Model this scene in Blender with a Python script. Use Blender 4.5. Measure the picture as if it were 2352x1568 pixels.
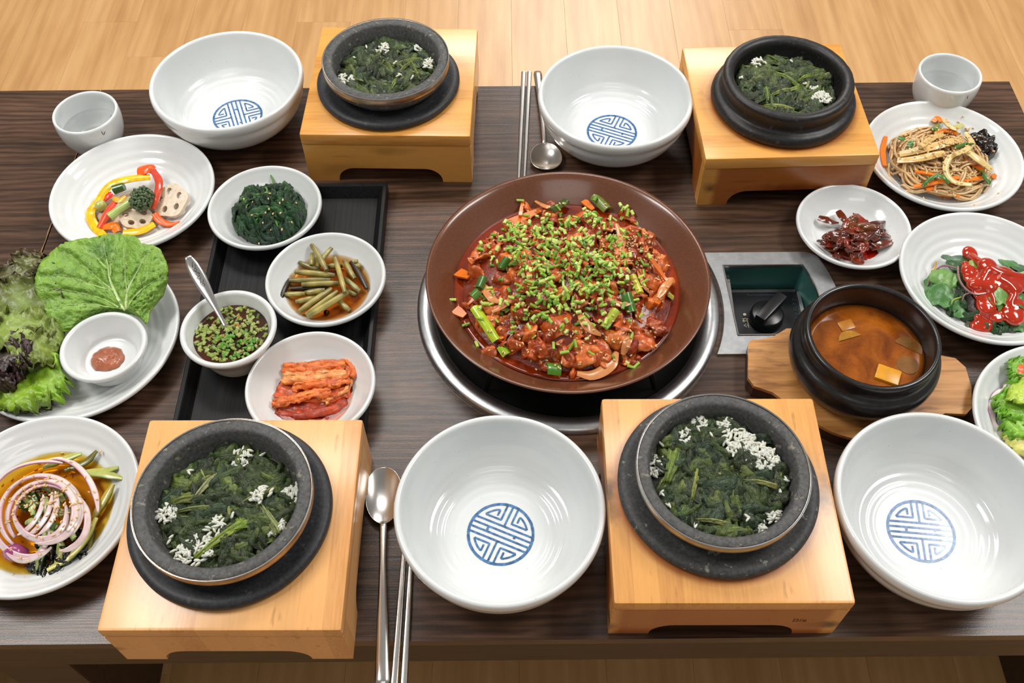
import bpy, bmesh, math, random
import numpy as np
from mathutils import Vector, Matrix, noise, geometry
from mathutils.bvhtree import BVHTree

scene = bpy.context.scene
for o in list(bpy.data.objects):
    bpy.data.objects.remove(o)
coll = scene.collection
PI = math.pi

# ---------------------------------------------------------------- camera
F_PX, PITCH, ROLL, CAM_H = 2229.99, math.radians(54.5056), math.radians(-0.54095), 0.8536
IW, IH = 2352, 1568
FW = np.array([0, math.cos(PITCH), -math.sin(PITCH)])
_r = np.array([1.0, 0, 0]); _u = np.cross(_r, FW)
CR = _r * math.cos(ROLL) + _u * math.sin(ROLL)
CU = -_r * math.sin(ROLL) + _u * math.cos(ROLL)
CAM = np.array([0, 0, CAM_H])
cam_data = bpy.data.cameras.new('camera'); cam = bpy.data.objects.new('camera', cam_data); coll.objects.link(cam)
cam.matrix_world = Matrix(((CR[0], CU[0], -FW[0], 0), (CR[1], CU[1], -FW[1], 0), (CR[2], CU[2], -FW[2], CAM_H), (0, 0, 0, 1)))
cam_data.sensor_width = 36; cam_data.lens = F_PX * 36 / IW
cam_data.clip_start = 0.02
scene.camera = cam

def ray(px, py):
    d = FW + CR * (px - IW / 2) / F_PX - CU * (py - IH / 2) / F_PX
    return d / np.linalg.norm(d)
def P(px, py, z):
    d = ray(px, py)
    return CAM + d * ((z - CAM_H) / d[2])

# ---------------------------------------------------------------- world, lights, exposure
FLOOR_Z = -0.33
world = bpy.data.worlds.new('room_light'); scene.world = world
world.use_nodes = True
world.node_tree.nodes['Background'].inputs[0].default_value = (1.0, 0.97, 0.93, 1)
world.node_tree.nodes['Background'].inputs[1].default_value = 0.27
def area(name, loc, sx, sy, power, color=(1, 0.97, 0.93), rot=(0, 0, 0)):
    l = bpy.data.lights.new(name, 'AREA'); l.shape = 'RECTANGLE'; l.size = sx; l.size_y = sy
    l.energy = power; l.color = color
    o = bpy.data.objects.new(name, l); coll.objects.link(o); o.location = loc; o.rotation_euler = rot
    return o
CEIL = 1.95
area('ceiling_light', (-1.30, 0.72, CEIL), 0.55, 0.75, 32)
area('ceiling_light', (-0.25, 1.80, CEIL), 1.1, 0.40, 24)
area('ceiling_light', (1.55, 0.95, CEIL), 0.50, 1.1, 42)
area('ceiling_light', (0.45, 4.50, CEIL), 1.2, 0.9, 85)
area('ceiling_light', (0.10, -0.9, CEIL), 1.2, 0.35, 5)
vs = scene.view_settings
vs.view_transform = 'Standard'; vs.look = 'None'; vs.gamma = 1; vs.use_curve_mapping = False
vs.exposure = -0.10

# ---------------------------------------------------------------- helpers
def S(r, g, b):
    f = lambda c: (c / 255 / 12.92) if c / 255 <= 0.04045 else ((c / 255 + 0.055) / 1.055) ** 2.4
    return (f(r), f(g), f(b))
def tag(o, label=None, cat=None, group=None, kind=None):
    if label: o['label'] = label
    if cat: o['category'] = cat
    if group: o['group'] = group
    if kind: o['kind'] = kind
    return o
def thing(name, loc, label, cat, group=None, kind=None):
    o = bpy.data.objects.new(name, None); coll.objects.link(o)
    o.location = loc; o.empty_display_size = 0.02
    return tag(o, label, cat, group, kind)
def wloc(o):
    p = np.array(o.location)
    while o.parent:
        o = o.parent; p = p + np.array(o.location)
    return p

class MB:
    def __init__(self): self.v = []; self.f = []; self.c = []; self.t = []; self.n = 0; self.hascol = False; self.hast = False
    def add(self, v, f, c=None, t=None):
        v = np.asarray(v, float)
        self.v.append(v)
        self.f += [tuple(int(i) + self.n for i in q) for q in f]
        if c is None: c = (0.5, 0.5, 0.5)
        else: self.hascol = True
        c = np.asarray(c, float)
        if c.ndim == 1: c = np.tile(c, (len(v), 1))
        self.c.append(c)
        if t is not None: self.hast = True
        self.t.append(np.zeros((len(v), 3)) if t is None else np.asarray(t, float))
        self.n += len(v); return self
    def V(self): return np.concatenate(self.v)
    def mesh(self, name, mat, smooth=True, sharp=50, offset=(0, 0, 0)):
        V = self.V() - np.asarray(offset)
        me = bpy.data.meshes.new(name)
        me.from_pydata(V.tolist(), [], self.f)
        if self.hascol:
            a = me.color_attributes.new('Col', 'FLOAT_COLOR', 'POINT')
            C = np.concatenate(self.c); a.data.foreach_set('color', np.c_[np.clip(C, 0, 1), np.ones(len(C))].astype(np.float32).ravel())
        if self.hast:
            a = me.attributes.new('Tex', 'FLOAT_VECTOR', 'POINT'); a.data.foreach_set('vector', np.concatenate(self.t).astype(np.float32).ravel())
        if mat: me.materials.append(mat)
        if smooth:
            me.polygons.foreach_set('use_smooth', [True] * len(me.polygons))
            if sharp: me.set_sharp_from_angle(angle=math.radians(sharp))
        me.update()
        return me
    def build(self, name, mat, parent=None, smooth=True, sharp=50, label=None, cat=None, group=None, kind=None, origin=None):
        V = self.V()
        if origin is None:
            origin = np.array([(V[:, 0].min() + V[:, 0].max()) / 2, (V[:, 1].min() + V[:, 1].max()) / 2, V[:, 2].min()])
        origin = np.asarray(origin, float)
        o = bpy.data.objects.new(name, self.mesh(name, mat, smooth, sharp, origin)); coll.objects.link(o)
        if parent is not None:
            o.parent = parent; o.location = origin - wloc(parent)
        else: o.location = origin
        return tag(o, label, cat, group, kind)

def spl(pts, n):
    """Catmull-Rom resample."""
    p = np.asarray(pts, float)
    d = np.r_[0, np.cumsum(np.linalg.norm(np.diff(p, axis=0), axis=1))]
    t = np.linspace(0, d[-1], n)
    out = np.zeros((n, p.shape[1]))
    m = np.zeros_like(p)
    m[1:-1] = (p[2:] - p[:-2]) / (d[2:] - d[:-2])[:, None]
    m[0] = (p[1] - p[0]) / (d[1] - d[0]); m[-1] = (p[-1] - p[-2]) / (d[-1] - d[-2])
    i = np.clip(np.searchsorted(d, t, 'right') - 1, 0, len(p) - 2)
    h = (d[i + 1] - d[i]); s = (t - d[i]) / h
    s = s[:, None]; h = h[:, None]
    return (2*s**3-3*s**2+1)*p[i] + (s**3-2*s**2+s)*h*m[i] + (-2*s**3+3*s**2)*p[i+1] + (s**3-s**2)*h*m[i+1]

def lathe(mb, prof, c=(0, 0, 0), n=96, col=None, wob=0, seed=0):
    prof = np.asarray(prof, float)
    v = []; f = []; rings = []
    a = np.linspace(0, 2 * PI, n, endpoint=False)
    for i, (r, z) in enumerate(prof):
        if r < 1e-6:
            rings.append([len(v)]); v.append((c[0], c[1], c[2] + z))
        else:
            s = len(v); rings.append(list(range(s, s + n)))
            for t in a:
                k = 1.0
                zz = z
                if wob:
                    w = noise.noise(Vector((math.cos(t) * 3 + seed, math.sin(t) * 3, z * 60)))
                    w2 = noise.noise(Vector((math.cos(t) * 14 + seed, math.sin(t) * 14, z * 300)))
                    k += wob * (w + 0.5 * w2); zz += wob * 0.04 * w2
                v.append((c[0] + r * k * math.cos(t), c[1] + r * k * math.sin(t), c[2] + zz))
    for A, B in zip(rings[:-1], rings[1:]):
        if len(A) == 1 and len(B) == 1: continue
        for j in range(n):
            k = (j + 1) % n
            if len(A) == 1: f.append((A[0], B[k], B[j]))
            elif len(B) == 1: f.append((A[j], A[k], B[0]))
            else: f.append((A[j], A[k], B[k], B[j]))
    return mb.add(v, f, col)

def box(mb, c, s, col=None, rz=0, bev=0):
    """box centre c, size s; chamfered top/side edges through bmesh when bev."""
    bm = bmesh.new(); bmesh.ops.create_cube(bm, size=1)
    for v in bm.verts: v.co = Vector((v.co.x * s[0], v.co.y * s[1], v.co.z * s[2]))
    if bev: bmesh.ops.bevel(bm, geom=bm.edges[:], offset=bev, segments=2, affect='EDGES', profile=0.6)
    R = Matrix.Rotation(rz, 3, 'Z')
    bm.verts.ensure_lookup_table()
    v = [tuple(R @ q.co + Vector(c)) for q in bm.verts]
    f = [[q.index for q in p.verts] for p in bm.faces]
    bm.free(); return mb.add(v, f, col)

def frames(p, up=None):
    p = np.asarray(p, float); n = len(p)
    t = np.gradient(p, axis=0); t /= np.linalg.norm(t, axis=1)[:, None] + 1e-12
    N = np.zeros_like(p); 
    u = np.array([0, 0, 1.0]) if up is None else np.asarray(up, float)
    if abs(np.dot(u, t[0])) > 0.95: u = np.array([1.0, 0.2, 0])
    for i in range(n):
        q = u - t[i] * np.dot(u, t[i]); q /= np.linalg.norm(q) + 1e-12
        N[i] = q
        if up is None: u = q
    return t, N, np.cross(t, N)

def tube(mb, p, r, seg=8, col=None, flat=1.0, up=None, cap=True):
    p = np.asarray(p, float); n = len(p)
    r = np.full(n, r, float) if np.isscalar(r) else np.asarray(r, float)
    if len(r) != n: r = np.interp(np.linspace(0, 1, n), np.linspace(0, 1, len(r)), r)
    t, N, B = frames(p, up)
    a = np.linspace(0, 2 * PI, seg, endpoint=False)
    v = (p[:, None, :] + r[:, None, None] * (np.cos(a)[None, :, None] * B[:, None, :] + flat * np.sin(a)[None, :, None] * N[:, None, :])).reshape(-1, 3)
    f = []
    for i in range(n - 1):
        for j in range(seg):
            k = (j + 1) % seg
            f.append((i * seg + j, (i + 1) * seg + j, (i + 1) * seg + k, i * seg + k))
    if cap:
        f.append(tuple(range(seg))); f.append(tuple(reversed(range((n - 1) * seg, n * seg))))
    if col is not None:
        c = np.asarray(col, float)
        if c.ndim == 2: col = np.repeat(c, seg, axis=0)
    return mb.add(v, f, col)

def grid_solid(mb, G, th, col=None):
    """thick sheet from a grid of points G[nu,nv,3]"""
    nu, nv = G.shape[:2]
    du = np.gradient(G, axis=0); dv = np.gradient(G, axis=1)
    N = np.cross(du, dv); N /= np.linalg.norm(N, axis=2)[..., None] + 1e-12
    T = (G + N * th / 2).reshape(-1, 3); Bt = (G - N * th / 2).reshape(-1, 3)
    m = nu * nv; f = []
    I = lambda i, j: i * nv + j
    for i in range(nu - 1):
        for j in range(nv - 1):
            f.append((I(i, j), I(i + 1, j), I(i + 1, j + 1), I(i, j + 1)))
            f.append((m + I(i, j), m + I(i, j + 1), m + I(i + 1, j + 1), m + I(i + 1, j)))
    ring = [I(i, 0) for i in range(nu)] + [I(nu - 1, j) for j in range(1, nv)] + [I(i, nv - 1) for i in range(nu - 2, -1, -1)] + [I(0, j) for j in range(nv - 2, 0, -1)]
    for a, b in zip(ring, ring[1:] + ring[:1]): f.append((a, m + a, m + b, b))
    if col is not None:
        c = np.asarray(col, float)
        if c.ndim == 3: c = np.r_[c.reshape(-1, 3), c.reshape(-1, 3)]
        col = c
    su = np.linalg.norm(np.diff(G[:, nv // 2], axis=0), axis=1).sum(); sv = np.linalg.norm(np.diff(G[nu // 2], axis=0), axis=1).sum()
    off = (G[0, 0, 0] * 977.0 + G[-1, -1, 1] * 613.0) % 7.0
    uv = np.stack(np.meshgrid(np.linspace(0, su, nu), np.linspace(0, sv, nv), indexing='ij') + [np.full((nu, nv), off)], -1).reshape(-1, 3)
    return mb.add(np.r_[T, Bt], f, col, np.r_[uv, uv])

def inpoly(x, y, poly):
    r = False; n = len(poly); j = n - 1
    for i in range(n):
        xi, yi = poly[i][0], poly[i][1]; xj, yj = poly[j][0], poly[j][1]
        if (yi > y) != (yj > y) and x < (xj - xi) * (y - yi) / (yj - yi) + xi: r = not r
        j = i
    return r
def slab(mb, outer, holes, z0, z1, col=None, bev=0):
    """flat plate with real holes"""
    pts = []; edges = []; loops = []
    for L in [outer] + holes:
        s = len(pts); loops.append((s, len(L)))
        pts += [Vector((p[0], p[1])) for p in L]
        edges += [(s + i, s + (i + 1) % len(L)) for i in range(len(L))]
    vo, eo, fo, vm, _, _ = geometry.delaunay_2d_cdt(pts, edges, [], 0, 1e-7)
    V = [(v.x, v.y) for v in vo]; nV = len(V)
    tris = []
    for t in fo:
        cx = sum(V[i][0] for i in t) / 3; cy = sum(V[i][1] for i in t) / 3
        if inpoly(cx, cy, outer) and not any(inpoly(cx, cy, h) for h in holes): tris.append(tuple(t))
    v = [(a, b, z1) for a, b in V] + [(a, b, z0) for a, b in V]
    f = [t for t in tris] + [tuple(nV + i for i in reversed(t)) for t in tris]
    inv = {}
    for k, src in enumerate(vm):
        for s in src: inv[s] = k
    for s, n in loops:
        for i in range(n):
            a = inv[s + i]; b = inv[s + (i + 1) % n]
            f.append((a, nV + a, nV + b, b))
    # separate side verts so the edge stays crisp is handled by sharp angle
    return mb.add(v, f, col)

def nz(x, y, z=0.0): return noise.noise(Vector((x, y, z)))

def remesh(o, voxel, smooth=4):
    m = o.modifiers.new('r', 'REMESH'); m.mode = 'VOXEL'; m.voxel_size = voxel; m.use_smooth_shade = True
    s = o.modifiers.new('s', 'SMOOTH'); s.iterations = smooth; s.factor = 0.6
    dg = bpy.context.evaluated_depsgraph_get()
    me = bpy.data.meshes.new_from_object(o.evaluated_get(dg))
    old = o.data; o.modifiers.clear(); o.data = me
    me.polygons.foreach_set('use_smooth', [True] * len(me.polygons))
    bpy.data.meshes.remove(old)
    return o

class Pile:
    def __init__(self): self.v = []; self.f = []; self.n = 0; self.t = None
    def add(self, mb):
        V = mb.V(); self.v.append(V); self.f += [tuple(i + self.n for i in q) for q in mb.f]; self.n += len(V); self.t = None
    def tree(self):
        if self.t is None: self.t = BVHTree.FromPolygons([Vector(x) for x in np.concatenate(self.v)], self.f)
        return self.t
    def pix(self, px, py):
        r = self.tree().ray_cast(Vector(CAM), Vector(ray(px, py)))
        return (np.array(r[0]), np.array(r[1])) if r[0] is not None else (None, None)
    def drop(self, x, y):
        r = self.tree().ray_cast(Vector((x, y, 0.4)), Vector((0, 0, -1)))
        return (np.array(r[0]), np.array(r[1])) if r[0] is not None else (None, None)
# ---------------------------------------------------------------- materials
class NT:
    def __init__(self, name):
        self.m = bpy.data.materials.new(name); self.m.use_nodes = True
        self.t = self.m.node_tree; self.b = self.t.nodes['Principled BSDF']; self.out = self.t.nodes['Material Output']
    def n(self, typ, **kw):
        x = self.t.nodes.new(typ)
        for k, v in kw.items():
            if k.startswith('i_'):
                key = k[2:]
                key = int(key) if key.isdigit() else key.replace('_', ' ')
                x.inputs[key].default_value = v
            else: setattr(x, k, v)
        return x
    def l(self, a, b): self.t.links.new(a, b)
    def coord(self, kind='Object', scale=(1, 1, 1), loc=(0, 0, 0), rot=(0, 0, 0)):
        tc = self.n('ShaderNodeTexCoord'); mp = self.n('ShaderNodeMapping')
        mp.inputs['Scale'].default_value = scale; mp.inputs['Location'].default_value = loc; mp.inputs['Rotation'].default_value = rot
        self.l(tc.outputs[kind], mp.inputs['Vector']); return mp.outputs['Vector']
    def noise(self, vec, scale, detail=3, rough=0.5, dist=0.0):
        x = self.n('ShaderNodeTexNoise'); x.inputs['Scale'].default_value = scale; x.inputs['Detail'].default_value = detail
        x.inputs['Roughness'].default_value = rough; x.inputs['Distortion'].default_value = dist
        if vec is not None: self.l(vec, x.inputs['Vector'])
        return x.outputs['Fac']
    def ramp(self, fac, stops):
        x = self.n('ShaderNodeValToRGB'); e = x.color_ramp.elements
        while len(e) < len(stops): e.new(0.5)
        for q, (p, c) in zip(e, stops): q.position = p; q.color = (*c, 1) if len(c) == 3 else c
        self.l(fac, x.inputs['Fac']); return x.outputs['Color']
    def math(self, op, a, b=None, c=None):
        x = self.n('ShaderNodeMath', operation=op)
        for i, q in enumerate((a, b, c)):
            if q is None: continue
            if isinstance(q, (int, float)): x.inputs[i].default_value = q
            else: self.l(q, x.inputs[i])
        return x.outputs[0]
    def mix(self, fac, a, b, mode='MIX'):
        x = self.n('ShaderNodeMix', data_type='RGBA', blend_type=mode)
        for sock, q in ((x.inputs['Factor'], fac), (x.inputs['A'], a), (x.inputs['B'], b)):
            if isinstance(q, (int, float)): sock.default_value = q
            elif isinstance(q, tuple): sock.default_value = (*q, 1) if len(q) == 3 else q
            else: self.l(q, sock)
        return x.outputs['Result']
    def bump(self, h, strength=0.3, dist=0.001):
        x = self.n('ShaderNodeBump'); x.inputs['Strength'].default_value = strength; x.inputs['Distance'].default_value = dist
        self.l(h, x.inputs['Height']); self.l(x.outputs['Normal'], self.b.inputs['Normal'])
    def set(self, **kw):
        for k, v in kw.items():
            s = self.b.inputs[k.replace('_', ' ')]
            if isinstance(v, (int, float)): s.default_value = v
            elif isinstance(v, tuple): s.default_value = (*v, 1) if len(v) == 3 else v
            else: self.l(v, s)
        return self
    def range(self, x, a, b, c=0.0, d=1.0):
        m = self.n('ShaderNodeMapRange'); m.inputs[1].default_value = a; m.inputs[2].default_value = b; m.inputs[3].default_value = c; m.inputs[4].default_value = d
        self.l(x, m.inputs[0]); return m.outputs[0]

def m_table():
    k = NT('dark_walnut')
    big = k.noise(k.coord(scale=(1.1, 5.5, 1)), 2.6, 4, 0.55, 0.9)
    w = k.n('ShaderNodeTexWave', wave_type='BANDS', bands_direction='Y', wave_profile='SIN')
    w.inputs['Scale'].default_value = 22; w.inputs['Distortion'].default_value = 16; w.inputs['Detail'].default_value = 4
    w.inputs['Detail Scale'].default_value = 0.45; w.inputs['Detail Roughness'].default_value = 0.6
    k.l(k.coord(scale=(0.35, 1.6, 1)), w.inputs['Vector'])
    fine = k.noise(k.coord(scale=(3.5, 230, 1)), 2.0, 4, 0.65)
    mid = k.noise(k.coord(scale=(1.6, 42, 1)), 2.4, 4, 0.6, 0.7)
    a = k.math('MULTIPLY', w.outputs['Fac'], 0.08)
    a = k.math('ADD', a, k.math('MULTIPLY', big, 0.34)); a = k.math('ADD', a, k.math('MULTIPLY', fine, 0.26)); a = k.math('ADD', a, k.math('MULTIPLY', mid, 0.36))
    c = k.ramp(a, [(0.35, S(26, 17, 11)), (0.48, S(62, 43, 31)), (0.60, S(92, 67, 51)), (0.77, S(130, 100, 79))])
    k.set(Base_Color=c, Roughness=0.31, Specular_IOR_Level=0.5)
    k.bump(k.math('ADD', fine, k.math('MULTIPLY', k.noise(k.coord(), 900, 2), 0.5)), 0.25, 0.0006); return k.m
def m_table_side():
    k = NT('walnut_edge')
    f = k.noise(k.coord(scale=(3, 60, 60)), 4, 3)
    k.set(Base_Color=k.ramp(f, [(0.3, S(52, 37, 25)), (0.7, S(70, 52, 37))]), Roughness=0.5); return k.m
def m_floor():
    k = NT('oak_floor')
    oi = k.n('ShaderNodeObjectInfo')
    tc = k.n('ShaderNodeTexCoord'); ad = k.n('ShaderNodeVectorMath', operation='ADD')
    cm = k.n('ShaderNodeCombineXYZ'); k.l(k.math('MULTIPLY', oi.outputs['Random'], 37.0), cm.inputs[0]); k.l(k.math('MULTIPLY', oi.outputs['Random'], 11.0), cm.inputs[1])
    k.l(tc.outputs['Object'], ad.inputs[0]); k.l(cm.outputs[0], ad.inputs[1])
    def sc(s):
        mp = k.n('ShaderNodeMapping'); mp.inputs['Scale'].default_value = s; k.l(ad.outputs[0], mp.inputs['Vector']); return mp.outputs[0]
    w = k.n('ShaderNodeTexWave', wave_type='BANDS', bands_direction='X'); w.inputs['Scale'].default_value = 9; w.inputs['Distortion'].default_value = 7; w.inputs['Detail'].default_value = 2; w.inputs['Detail Scale'].default_value = 0.8
    k.l(sc((1.6, 0.28, 1)), w.inputs['Vector'])
    f = k.noise(sc((60, 2.5, 1)), 3, 3); g = k.noise(sc((6, 1.2, 1)), 3, 3)
    a = k.math('ADD', k.math('MULTIPLY', w.outputs['Fac'], 0.07), k.math('ADD', k.math('MULTIPLY', f, 0.22), k.math('MULTIPLY', g, 0.62)))
    a = k.math('ADD', a, k.math('MULTIPLY', k.math('SUBTRACT', oi.outputs['Random'], 0.5), 0.06))
    c = k.ramp(a, [(0.25, S(174, 127, 78)), (0.5, S(199, 154, 101)), (0.78, S(214, 174, 122))])
    k.set(Base_Color=c, Roughness=0.34, Specular_IOR_Level=0.5); return k.m
def m_bamboo(name, grain='y', light=S(226, 168, 98), dark=S(196, 130, 62), spots=(), ring=None, seed=0):
    k = NT(name)
    sx, sy = (1, 0.06) if grain == 'y' else (0.06, 1)
    strips = k.n('ShaderNodeTexWhiteNoise', noise_dimensions='1D')
    tc = k.n('ShaderNodeTexCoord'); sp = k.n('ShaderNodeSeparateXYZ'); k.l(tc.outputs['Object'], sp.inputs[0])
    ax = sp.outputs[0] if grain == 'y' else sp.outputs[1]
    k.l(k.math('ADD', k.math('FLOOR', k.math('MULTIPLY', ax, 48.0)), float(seed)), strips.inputs['W'])
    fine = k.noise(k.coord(scale=(sx * 420, sy * 420, 420 * 0.6)), 1.0, 3, 0.6)
    big = k.noise(k.coord(scale=(sx * 40, sy * 40, 20)), 1.0, 2)
    dots = k.noise(k.coord(scale=(sx * 160, sy * 480, 100)), 1.0, 2)
    a = k.math('ADD', k.math('MULTIPLY', strips.outputs['Value'], 0.34), k.math('ADD', k.math('MULTIPLY', fine, 0.55), k.math('MULTIPLY', big, 0.4)))
    c = k.ramp(a, [(0.32, dark), (0.62, light), (0.95, tuple(min(1, q * 1.12) for q in light))])
    c = k.mix(k.range(dots, 0.66, 0.74, 0, 0.35), c, S(120, 66, 26))
    wob = k.noise(k.coord(), 60, 3)
    for (x, y, z, rx, ry, rz, st) in spots:
        v = k.coord(scale=(1 / rx, 1 / ry, 1 / rz), loc=(-x / rx, -y / ry, -z / rz))
        ln = k.n('ShaderNodeVectorMath', operation='LENGTH'); k.l(v, ln.inputs[0])
        d = k.math('ADD', ln.outputs['Value'], k.math('MULTIPLY', k.math('SUBTRACT', wob, 0.5), 1.4))
        c = k.mix(k.range(d, 0.25, 1.1, st, 0.0), c, S(46, 22, 10))
    if ring:
        x, y, r = ring
        v = k.coord(scale=(1, 1, 0), loc=(-x, -y, 0)); ln = k.n('ShaderNodeVectorMath', operation='LENGTH'); k.l(v, ln.inputs[0])
        d = k.math('ADD', ln.outputs['Value'], k.math('MULTIPLY', k.math('SUBTRACT', wob, 0.5), 0.004))
        c = k.mix(k.range(d, r, r + 0.007, 0.75, 0.0), c, S(150, 66, 14))
    k.set(Base_Color=c, Roughness=0.33, Coat_Weight=0.25, Coat_Roughness=0.15)
    k.bump(fine, 0.08, 0.0005); return k.m
def m_stone(name, base=(58, 58, 58), speck=(140, 132, 112), rough=0.55, amt=0.6):
    k = NT(name)
    f = k.noise(k.coord(), 320, 4, 0.7); g = k.noise(k.coord(), 130, 3, 0.6); h = k.noise(k.coord(), 28, 2)
    d = tuple(c * 0.55 for c in base)
    c = k.ramp(f, [(0.3, S(*d)), (0.7, S(*base))])
    c = k.mix(k.range(g, 0.62, 0.70, 0, amt), c, S(*speck))
    k.set(Base_Color=c, Roughness=rough, Specular_IOR_Level=0.45); k.bump(f, 0.25, 0.0008); return k.m
def m_simple(name, c, rough=0.4, metal=0.0, nscale=0, namt=0.15, bump=0, bscale=200, spec=0.5, coat=0, **kw):
    k = NT(name)
    if nscale:
        f = k.noise(k.coord(), nscale, 4)
        c = k.ramp(f, [(0.3, tuple(q * (1 - namt) for q in c)), (0.7, tuple(min(1, q * (1 + namt)) for q in c))])
    k.set(Base_Color=c, Roughness=rough, Metallic=metal, Specular_IOR_Level=spec, Coat_Weight=coat, Coat_Roughness=0.08, **kw)
    if bump: k.bump(k.noise(k.coord(), bscale, 3), bump, 0.001)
    return k.m
def m_food(name, rough=0.35, nscale=120, namt=0.35, bump=0.3, bscale=300, spec=0.5, coat=0.0, sss=0.0, tint=None, bdist=0.001, trans=0.0, stri=0.0, ss=(90, 900)):
    """colour comes from the mesh's own colour attribute, broken up by noise"""
    k = NT(name)
    at = k.n('ShaderNodeAttribute', attribute_name='Col')
    f = k.noise(k.coord(), nscale, 4, 0.6)
    v = k.range(f, 0.25, 0.75, 1 - namt, 1 + namt)
    cm = k.n('ShaderNodeCombineXYZ'); [k.l(v, cm.inputs[i]) for i in range(3)]
    c = k.mix(1.0, at.outputs['Color'], cm.outputs[0], 'MULTIPLY')
    k.set(Base_Color=c, Roughness=rough, Specular_IOR_Level=spec, Coat_Weight=coat, Coat_Roughness=0.1)
    if sss: k.set(Subsurface_Weight=sss, Subsurface_Scale=0.004); k.b.inputs['Subsurface Radius'].default_value = (1, 0.6, 0.35)
    if trans: k.set(Transmission_Weight=trans)
    if stri:
        ta = k.n('ShaderNodeAttribute', attribute_name='Tex'); mp = k.n('ShaderNodeMapping'); mp.inputs['Scale'].default_value = (ss[0], ss[1], 1)
        k.l(ta.outputs['Vector'], mp.inputs['Vector']); sn = k.noise(mp.outputs['Vector'], 1.0, 3, 0.6, 0.8)
        h = k.math('ADD', k.math('MULTIPLY', sn, stri), k.math('MULTIPLY', k.noise(k.coord(), bscale, 4, 0.6), 1.0))
        k.bump(h, bump, bdist)
        v2 = k.range(sn, 0.3, 0.7, 1 - 0.35 * stri, 1 + 0.35 * stri); cm2 = k.n('ShaderNodeCombineXYZ'); [k.l(v2, cm2.inputs[i]) for i in range(3)]
        k.set(Base_Color=k.mix(1.0, c, cm2.outputs[0], 'MULTIPLY'))
    elif bump: k.bump(k.noise(k.coord(), bscale, 4, 0.6), bump, bdist)
    return k.m
def m_liquid(name, absorb, density, gloss=0.03):
    """clear liquid: light passes the surface and is absorbed with depth"""
    k = NT(name); t = k.t
    t.nodes.remove(k.b)
    tr = k.n('ShaderNodeBsdfTransparent'); gl = k.n('ShaderNodeBsdfGlossy'); gl.inputs['Roughness'].default_value = gloss
    fr = k.n('ShaderNodeFresnel'); fr.inputs['IOR'].default_value = 1.34
    mx = k.n('ShaderNodeMixShader'); k.l(fr.outputs[0], mx.inputs[0]); k.l(tr.outputs[0], mx.inputs[1]); k.l(gl.outputs[0], mx.inputs[2])
    k.l(mx.outputs[0], k.out.inputs['Surface'])
    if density:
        va = k.n('ShaderNodeVolumeAbsorption'); va.inputs['Color'].default_value = (*absorb, 1); va.inputs['Density'].default_value = density
        k.l(va.outputs[0], k.out.inputs['Volume'])
    return k.m

M = {}
M['table'] = m_table(); M['tside'] = m_table_side(); M['floor'] = m_floor()
def m_porcelain():
    k = NT('white_porcelain')
    g = k.noise(k.coord(), 8, 2); sp = k.noise(k.coord(), 420, 1)
    c = k.ramp(g, [(0.3, S(215, 219, 219)), (0.7, S(223, 225, 224))])
    c = k.mix(k.range(sp, 0.77, 0.80, 0, 0.5), c, S(120, 110, 100))
    k.set(Base_Color=c, Roughness=0.14, Specular_IOR_Level=0.5, Coat_Weight=0.3, Coat_Roughness=0.05)
    k.bump(k.noise(k.coord(), 45, 2), 0.08, 0.001); return k.m
M['white'] = m_porcelain()
M['white_grey'] = m_simple('grey_white_porcelain', S(216, 219, 218), 0.16, nscale=10, namt=0.03, coat=0.3)
M['blue'] = m_simple('blue_underglaze', S(72, 112, 158), 0.18, nscale=260, namt=0.55, coat=0.3)
M['stone'] = m_stone('grey_granite', (92, 92, 91), (158, 150, 130), 0.6, 0.6)
M['stone2'] = m_stone('black_stoneware', (38, 36, 36), (110, 100, 92), 0.42, 0.25)
M['disc'] = m_stone('charcoal_base', (54, 55, 59), (104, 106, 100), 0.5, 0.25)
M['disc2'] = m_stone('flecked_base', (74, 75, 75), (150, 150, 134), 0.55, 0.7)
M['steel'] = m_simple('stainless_steel', (0.62, 0.60, 0.57), 0.24, 1.0, nscale=30, namt=0.08)
M['steel_b'] = m_simple('brushed_steel', (0.55, 0.56, 0.57), 0.33, 1.0, nscale=160, namt=0.1, bump=0.05, bscale=500)
M['band'] = m_simple('tarnished_band', (0.42, 0.33, 0.24), 0.3, 1.0, nscale=60, namt=0.35)
M['band2'] = m_simple('steel_band', (0.42, 0.40, 0.36), 0.28, 1.0, nscale=60, namt=0.2)
M['silver'] = m_simple('polished_silver', (0.80, 0.78, 0.76), 0.16, 1.0)
M['black'] = m_simple('black_enamel', (0.006, 0.006, 0.006), 0.35)
M['knob'] = m_simple('black_plastic', (0.008, 0.008, 0.009), 0.3)
M['panel'] = m_simple('dark_panel', (0.007, 0.007, 0.010), 0.45)
M['teal'] = m_simple('teal_box', S(52, 104, 96), 0.4, nscale=20, namt=0.3)
M['ink'] = m_simple('cream_ink', S(214, 206, 172), 0.5)
M['ink2'] = m_simple('teal_ink', S(56, 96, 100), 0.5)
M['burn'] = m_simple('burnt_stamp', S(112, 62, 20), 0.6)
M['pan'] = m_simple('brown_glaze', S(100, 59, 38), 0.22, nscale=500, namt=0.12, coat=0.2)
def m_tray():
    k = NT('black_lacquer')
    f = k.noise(k.coord(scale=(300, 7, 300)), 1.0, 3, 0.6)
    k.set(Base_Color=k.ramp(f, [(0.3, (0.004, 0.004, 0.005)), (0.8, (0.014, 0.014, 0.015))]), Roughness=0.42, Specular_IOR_Level=0.25); k.bump(f, 0.35, 0.0008); return k.m
M['tray'] = m_tray()
M['clay'] = m_simple('black_clay', (0.011, 0.010, 0.010), 0.27, nscale=200, namt=0.4, bump=0.08, bscale=250, coat=0.1)
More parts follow.
